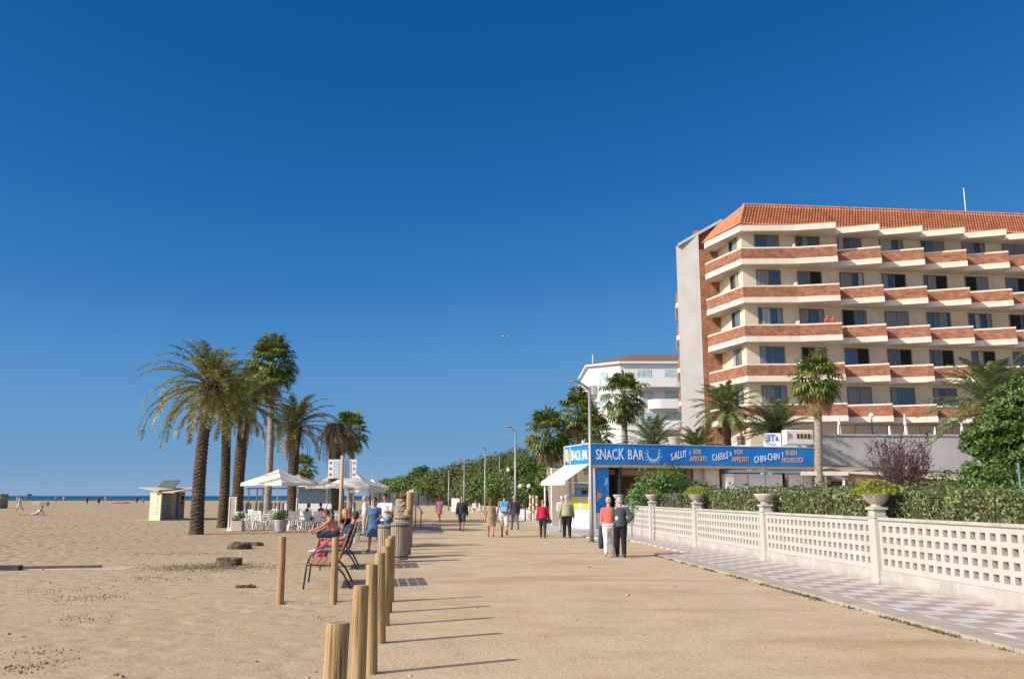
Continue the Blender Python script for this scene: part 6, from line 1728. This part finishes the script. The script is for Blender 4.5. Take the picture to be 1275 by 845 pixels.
    # bottoms
    if bottom:
        kind, m_, length = bottom
        Q = MB(); loft(Q, [(T(0, 0, -.15), .09 * g, .08 * g, A0), (T(0, -.005, -.09), .165 * g, .13 * g, A0), (T(0, -.01, .02), (.180 if female else .172) * g, .135 * g, A0), (T(0, 0, .10), .155 * g, .12 * g, A0)])
        lo = .018 if kind == 'slim' else .028
        for (hip, knee, ank, k) in lj:
            Q.capsule(hip + Vector((0, -.01, 0)), hip.lerp(knee, .5), .092 * g + lo * .8, .078 * g + lo)
            if length < 1: Q.capsule(hip.lerp(knee, .45), hip.lerp(knee, max(.5, length)), .078 * g + lo, .072 * g + lo * 1.3)
            else:
                Q.capsule(hip.lerp(knee, .45), knee, .078 * g + lo, .058 + lo); e = knee.lerp(ank, min(1, length - 1 + .0))
                Q.capsule(knee, e, .058 + lo, (.042 if kind == 'slim' else .052) + lo * .5)
        fin(Q, 'trousers' if length > 1.5 else 'shorts', m_)
    if top:
        kind, m_, sleeve = top
        gi = .022 if kind == 'loose' else .014
        Q = MB(); rr = [(tor[1][0], tor[1][1] + gi + .008, tor[1][2] + gi + .008, A0)] + [(c, a + gi, b2 + gi, tl) for c, a, b2, tl in tor[2:6]] + [(tor[6][0], tor[6][1] + gi, tor[6][2] + gi * .8, A0), (T(0, -.01, .50), .085, .07, A0)]
        loft(Q, rr)
        for sgn, (sh, elb, wr, d2) in zip((-1, 1), aj):
            Q.capsule(T(sgn * .10, -.01, .44), sh, .062 + gi * .4, .064 + gi * .4)
            if sleeve > 0:
                Q.capsule(sh, sh.lerp(elb, min(1, sleeve * 2)), .058 + gi, .046 + gi)
                if sleeve > .5: Q.capsule(elb, elb.lerp(wr, (sleeve - .5) * 2 * .97), .046 + gi, .034 + gi)
        fin(Q, 'shirt' if sleeve <= .5 else 'jacket', m_)
    if dress:
        m_, length, sleeve, flare = dress
        Q = MB(); gi = .016; za = -.06
        hemz = -length
        mid = (lj[0][1] + lj[1][1]) / 2 - P
        def hy(z): return mid.y * min(1, max(0, -z / .43))
        rr = [(P + Vector((0, hy(hemz), hemz)), (.19 + flare) * g, (.15 + flare) * g, 0), (P + Vector((0, hy(hemz * .6), hemz * .6)), (.185 + flare * .6) * g, (.145 + flare * .5) * g, 0), (T(0, -.005, -.06), .178 * g, .14 * g, 0)]
        rr += [(c, a + gi + .006, b2 + gi + .004, tl) for c, a, b2, tl in tor[2:6]] + [(tor[6][0], tor[6][1] + gi * .8, tor[6][2] + gi * .6, A0)]
        loft(Q, rr, 22)
        for sgn, (sh, elb, wr, d2) in zip((-1, 1), aj):
            Q.capsule(T(sgn * .09, -.01, .44), sh, .06, .062)
            if sleeve > 0: Q.capsule(sh, sh.lerp(elb, min(1, sleeve * 2)), .066, .058)
        fin(Q, 'dress', m_)
    if shoes:
        sm_ = mcol('shoe_%d_%d_%d' % tuple(int(c * 100) for c in shoes), shoes, .6)
        for sgn, (hip, knee, ank, k) in zip((-1, 1), lj):
            fd = Matrix.Rotation(k * (.7 if abs(k) > .3 and sit is None else 0), 3, 'X')
            toe = ank + fd @ Vector((sgn * .02, (math.cos(k) if sit is None else 1) * .18, -.045)); heel = ank + fd @ Vector((0, -.045, -.042))
            Q = MB(); Q.capsule(heel, toe, .039, .034); Q.capsule(heel + Vector((0, 0, .02)), ank.lerp(toe, .35), .038, .034); fin(Q, 'shoe', sm_, vx=max(vox, .011))
    return t, aj, P, S, T
def near(px, py): g = G(px, py); return (g.x, g.y, 0)
def off(t, v):     # local -> world for a person root
    return t.location + Matrix.Rotation(t.rotation_euler.z, 3, 'Z') @ Vector(v)
C_ = lambda n, c, **k: mcol(n, c, **k)
WALK = ((22, 6), (-16, 22)); WALK2 = ((-16, 24), (22, 6)); STAND = ((3, 2), (-3, 3))
denim = C_('denim_blue', (.06, .13, .28), var=.25, scale=7)
navy = C_('navy_cloth', (.025, .04, .09)); black = C_('black_cloth', (.012, .012, .015)); charcoal = C_('charcoal_cloth', (.03, .035, .045))
wht = C_('white_cloth', (.68, .68, .70)); coral = C_('coral_knit', (.62, .13, .11)); crimson = C_('crimson_wool', (.42, .012, .05)); olive = C_('sage_jacket', (.34, .33, .20)); pinkc = C_('pink_cloth', (.92, .45, .50))
# 1 woman in blue dress
person('woman in a loose blue denim dress and sunglasses walking towards the camera', near(465, 685), 178, 1.66, WALK2, ((14, 10, 60), (-4, 10, 20)), dress=(denim, .45, .22, .06), female=True, girth=1.12, hair=(.03, .02, .02), glasses=True, shoes=(.5, .4, .3), skin='tan')
person('man in white t-shirt and blue shorts looking down at his hands', near(479, 681), 170, 1.80, WALK, ((25, 10, 75), (20, 8, 70)), nod=18, top=('loose', wht, .25), bottom=('loose', C_('blue_shorts', (.04, .12, .30)), .85), hair=(.02, .015, .012), girth=1.1, shoes=(.03, .03, .04))
# 2 pink, dark
person('distant woman in a short pink dress walking away past the fence', near(547, 650), 165, 1.68, WALK, ((6, 8, 40), (0, 8, 10)), dress=(pinkc, .33, .22, .03), female=True, skin='red', hair=(.16, .08, .04), shoes=(.4, .3, .2))
person('balding man in dark top and dark shorts strolling alone towards the camera', near(575, 660.5), 180, 1.70, WALK, ((-12, 10, 10), (12, 10, 12)), top=('loose', charcoal, 1.0), bottom=('loose', C_('slate_shorts', (.035, .05, .06)), 1.05), bald=True, hair=(.25, .22, .2), girth=1.12, shoes=(.02, .02, .02), skin='red')
# 3 dress + backpack
person('woman with long brown hair in a patterned beige dress seen from behind', near(611, 668.5), 4, 1.60, WALK, ((-10, 10, 10), (10, 8, 14)), dress=(spots_material('leopard_print', (.38, .30, .18), (.10, .07, .04), 34, .38), .42, .05, .03), female=True, girth=1.08, hair=(.16, .06, .03), hairlen=1.2, skin='red', shoes=(.2, .12, .08))
t, aj, P, S, T = person('man in a grey vest and patterned shorts walking away', near(628, 668.5), 0, 1.80, ((20, 4), (-18, 34)), ((10, 14, 16), (-10, 14, 10)), top=('fit', C_('grey_vest', (.22, .22, .27)), 0), bottom=('loose', spots_material('leaf_shorts', (.62, .60, .60), (.25, .28, .36), 26, .36), 1.0), girth=1.1, hair=(.04, .025, .02), skin='red', shoes=(.03, .03, .04))
bk = empty('backpack', off(t, Vector((0, -.20, P.z + .26)) * S), t.rotation_euler.z, 'bright blue backpack worn by the man in the grey vest', 'backpack')
b = MB(); b.box((0, 0, 0), (.30, .15, .40)); b.build('bag', C_('cyan_nylon', (.04, .32, .70)), bk, bevel=.05)
b = MB(); b.box((0, -.085, -.07), (.22, .05, .18)); b.build('front_pocket', C_('pale_blue_nylon', (.30, .52, .72)), bk, bevel=.02)
b = MB()
for s_ in (-1, 1): b.tube([(s_ * .10, .04, .19), (s_ * .13, .12, .25), (s_ * .14, .26, .24), (s_ * .15, .30, .08), (s_ * .15, .22, -.08)], .02, 6)
b.build('strap', C_('grey_strap', (.35, .38, .42)), bk)
person('person in a dark jacket mostly hidden behind the backpack man', (at(641, 660, 44).x, 44.5, 0), 12, 1.72, WALK, top=('loose', C_('plum_navy', (.05, .045, .08)), 1.0), bottom=('slim', C_('grey_jeans', (.12, .13, .16)), 2), hair=(.45, .25, .18), skin='red')
# 4 red, olive
t, aj, P, S, T = person('stooped woman in a crimson cardigan and dark trousers walking away', near(676, 669.5), -4, 1.52, ((12, 4), (-10, 12)), ((-8, 12, 14), (8, 14, 20)), lean=10, nod=14, top=('loose', crimson, 1.0), bottom=('slim', C_('dark_grey_trousers', (.03, .035, .04)), 2), female=True, girth=1.12, hair=(.30, .16, .09), skin='fair')
hb = empty('handbag', off(t, (aj[1][2] + Vector((.02, 0, -.10))) * S), 0, 'small grey handbag carried by the woman in crimson', 'handbag')
b = MB(); b.box((0, 0, 0), (.20, .10, .16)); b.build('bag', C_('grey_leather', (.16, .16, .17)), hb, bevel=.03)
b = MB(); b.tube([(-.07, 0, .07), (-.05, 0, .13), (.05, 0, .13), (.07, 0, .07)], .009, 6); b.build('handle', C_('grey_leather', (.16, .16, .17)), hb)
person('grey-haired man in a sage jacket and black trousers walking away', near(706, 669.5), 2, 1.72, ((12, 3), (-10, 14)), ((-6, 16, 26), (6, 14, 18)), lean=5, nod=10, top=('loose', olive, 1.0), bottom=('loose', black, 2), girth=1.28, hair=(.45, .40, .36), skin='fair')
person('person in white half hidden beyond the man in the sage jacket', (at(701, 660, 41).x, 41.5, 0), 10, 1.66, STAND, top=('loose', wht, .6), bottom=('slim', C_('beige_trousers', (.4, .36, .30)), 2), hair=(.6, .58, .55), skin='fair')
# 5 couple
t, aj, P, S, T = person('woman in a coral top and white trousers with short blond hair, seen from behind', near(759, 693), -6, 1.66, ((-14, 20), (16, 4)), ((-4, 8, 10), (8, 14, 28)), top=('fit', coral, .32), bottom=('slim', wht, 2), female=True, girth=1.14, hair=(.50, .34, .22), skin='red', shoes=(.6, .5, .5), lean=3)
hb = empty('shoulder_bag', off(t, (T(.24, -.02, .17)) * S), 0, 'white shoulder bag hanging at the hip of the woman in coral', 'handbag')
b = MB(); b.ell((0, 0, 0), (.09, .15, .17), 14, 10); b.build('bag', wht, hb, smooth=True)
b = MB(); b.tube([(0, -.09, .12), (-.05, -.05, .30), (-.06, 0, .31), (-.04, .07, .27), (0, .09, .12)], .012, 6); b.build('strap', wht, hb)
jk = empty('carried_jacket', off(t, (aj[0][2] + Vector((-.01, 0, -.18))) * S), 0, 'folded navy jacket hanging from the left hand of the woman in coral', 'jacket')
b = MB(); b.lathe([(.02, .26), (.05, .2), (.06, 0), (.075, -.22), (.06, -.36), (.0, -.38)], n=12, sy=1.5); b.build('cloth', navy, jk, smooth=True)
person('grey-haired person in a slate jacket and black trousers with hand on hip', (near(772, 694)[0] + .05, near(772, 694)[1] + .25, 0), -4, 1.64, ((10, 3), (-8, 10)), ((-4, 6, 20), (-28, 34, 62)), top=('loose', C_('slate_jacket', (.055, .07, .08)), 1.0), bottom=('loose', black, 2), girth=1.1, hair=(.42, .40, .38), skin='fair', lean=5)
# 6 seated
person('man in a navy t-shirt and pink-red trousers leaning back on the bench', (-3.98, 21.5, 0), 96, 1.76, ((92, 62), (86, 78)), ((26, 14, 40), (22, 12, 48)), lean=-22, sit=.44, nod=4, top=('loose', navy, .28), bottom=('loose', C_('raspberry_trousers', (.50, .07, .13)), 1.8), girth=1.15, hair=(.06, .04, .03), skin='red', glasses=True, turn=-50, shoes=(.55, .55, .55))
person('bare-chested man in dark shorts bending forward on the bench', (-5.12, 26.2, 0), 92, 1.76, ((92, 80), (84, 96)), ((60, 6, 10), (52, 6, 14)), lean=22, sit=.44, nod=8, bottom=('loose', C_('black_shorts', (.015, .03, .035)), .95), girth=1.15, hair=(.10, .06, .04), skin='red', shoes=(.65, .65, .65))
person('blond person in a dark vest seated beyond the bare-chested man', (-5.0, 27.15, 0), 60, 1.62, ((90, 85), (90, 90)), lean=4, sit=.44, top=('fit', black, .1), bottom=('loose', C_('pink_shorts', (.55, .20, .30)), 1.0), female=True, hair=(.50, .30, .12), hairlen=.6, skin='red')
person('person in a pink top sitting low at the chairs behind the benches', (at(436, 640, 33).x, 33, 0), 80, 1.60, ((90, 85), (90, 90)), lean=4, sit=.42, top=('fit', C_('hot_pink', (.60, .12, .26)), .25), bottom=('loose', denim, 1.8), female=True, hair=(.2, .12, .07), hairlen=.5, skin='fair')
dup(ch, (at(436, 640, 33).x + .05, 33, 0), R(80), 'white plastic armchair under the person in the pink top', 'white plastic chairs of the beach bar')
person('dark-haired guest in black sitting at the bar tables right of the parasol pole', (at(379, 640, 46).x, 46.2, 0), -70, 1.68, ((90, 85), (90, 90)), lean=12, sit=.44, top=('fit', black, .3), bottom=('loose', navy, 2), hair=(.02, .015, .012), vox=.018)
person('guest in a dark red top at the tables by the dead palm', (at(398, 636, 48).x, 48.5, 0), 60, 1.66, ((90, 85), (90, 90)), lean=6, sit=.44, top=('fit', C_('maroon_top', (.30, .03, .06)), .3), bottom=('loose', navy, 2), hair=(.06, .03, .02), vox=.018)
person('guest in white behind the woman in the blue dress', (at(452, 640, 38).x, 38.5, 0), 100, 1.66, STAND, top=('loose', wht, .4), bottom=('loose', C_('beige_trousers', (.4, .36, .30)), 2), hair=(.4, .38, .36), vox=.018, skin='fair')
# 7 far promenade people
person('small seated figure at the distant white chairs', (at(592, 636, 91).x, 91, 0), 180, 1.65, ((90, 85), (90, 90)), sit=.44, top=('fit', C_('maroon_top', (.3, .03, .06)), .3), bottom=('loose', wht, 1.0), vox=.03, skin='red')
person('pale distant figure standing by the lamp left of the dress walker', (at(601, 634, 100).x, 100, 0), 90, 1.70, STAND, top=('fit', wht, .3), bottom=('loose', navy, 1.0), vox=.03, skin='fair')
# 8 beach people
BPG = 'bathers and walkers on the distant beach'
for i, (px, py, f, leg, topc, botc, lab, hh) in enumerate([
    (24, 637, 90, WALK, wht, wht, 'person in white shorts walking with a pink bag on the left beach', 1.75),
    (69.5, 625.5, 10, WALK, C_('mauve', (.35, .20, .30)), navy, 'left one of the two mauve walkers by the water', 1.7),
    (79, 625.5, 10, STAND, C_('rose', (.55, .28, .30)), C_('rose', (.55, .28, .30)), 'right one of the two mauve walkers by the water', 1.7),
    (108, 629, 170, WALK, black, black, 'dark figure on the beach, left of the dark pair', 1.72),
    (122.5, 629, 190, WALK2, C_('dark_plum', (.05, .03, .05)), black, 'stocky dark figure on the beach, right of the dark pair', 1.75),
    (131, 624.5, 40, STAND, wht, wht, 'figure in white by the sea, left of the huddle', 1.7),
    (138, 624.5, 120, STAND, C_('maroon_top', (.3, .03, .06)), navy, 'figure in dark red by the sea, right of the huddle', 1.65),
    (170, 628, 200, WALK, navy, C_('maroon_top', (.3, .03, .06)), 'tall walker left of the beach kiosk', 1.78),
    (178, 627, 170, STAND, C_('teal_child', (.10, .20, .22)), navy, 'child standing left of the beach kiosk', 1.2),
    (233, 623, 90, STAND, navy, navy, 'tiny dark figure at the waterline just right of the kiosk', 1.7),
    (239, 623, 90, WALK, C_('dark_plum', (.05, .03, .05)), navy, 'second tiny figure at the waterline right of the kiosk', 1.7),
    (21, 626, 90, STAND, wht, wht, 'figure in white near the waterline at far left', 1.8),
    (32, 624.5, 60, STAND, C_('rose', (.55, .28, .30)), C_('rose', (.55, .28, .30)), 'figure holding a black parasol at far left', 1.8)]):
    person(lab, near(px, py), f, hh, leg, top=('loose', topc, .3), bottom=('loose', botc, 1.0), vox=.035, skin=('tan', 'red', 'fair')[i % 3], hair=(.08, .05, .03), group=BPG, shoes=None)
pp = near(34, 624.5); t = empty('black_parasol', (pp[0] + .4, pp[1], 0), 0, 'black parasol held by a figure near the water at far left', 'parasol')
b = MB(); b.lathe([(0, 2.25), (.5, 2.1), (.85, 1.75), (.8, 1.72), (.45, 2.03), (0, 2.15)], n=9); b.build('canopy', M['dark'], t)
b = MB(); b.tube([(0, 0, .3), (0, 0, 2.15)], .03, 6); b.build('pole', M['steel'], t)
pp = near(26, 632); t = empty('beach_bag', (pp[0] + .25, near(24, 637)[1], .9), 0, 'pink beach bag carried by the left beach walker', 'bag')
b = MB(); b.ell((0, 0, 0), (.18, .14, .28), 10, 8); b.build('bag', C_('hot_pink', (.60, .12, .26)), t, smooth=True)
b = MB(); b.tube([(-.1, 0, .22), (0, 0, .45), (.1, 0, .22)], .015, 6); b.build('handle', C_('hot_pink', (.60, .12, .26)), t)
# reclining sunbather and towel
g = G(46, 641)
sb, *_ = person('sunbather in white propped up on a towel on the left beach', (g.x, g.y, .02), 90, 1.72, ((82, 30), (80, 4)), ((-40, 14, 10), (-40, 14, 10)), lean=-38, sit=.03, top=('fit', wht, .3), bottom=('loose', C_('grey_shorts', (.4, .42, .46)), 1.0), vox=.03, skin='red', shoes=None)
b = MB(); b.box((0, 0, .015), (2.0, .8, .03)); b.build('towel', C_('dark_towel', (.12, .11, .10)), None, loc=(g.x - .4, g.y, 0), label='dark towel under the sunbather on the left beach', cat='towel')
# guests on the hotel balcony (third row)
for i, (px, lab, cc) in enumerate(((1030, 'left one of two people in red leaning on a hotel balcony rail', (.5, .06, .05)), (1037.5, 'right one of two people in red leaning on a hotel balcony rail', (.45, .10, .06)))):
    Y = 66.05; p = at(px, 395, Y)
    person(lab, (p.x, Y + .1, ZT - 2 * FL - .93), 180, 1.7, STAND, ((30, 10, 60), (30, 10, 60)), lean=8, top=('fit', C_('balcony_red_%d' % i, cc), .3), bottom=('loose', navy, 1.0), vox=.03, skin='red', group='guests on the hotel balcony')
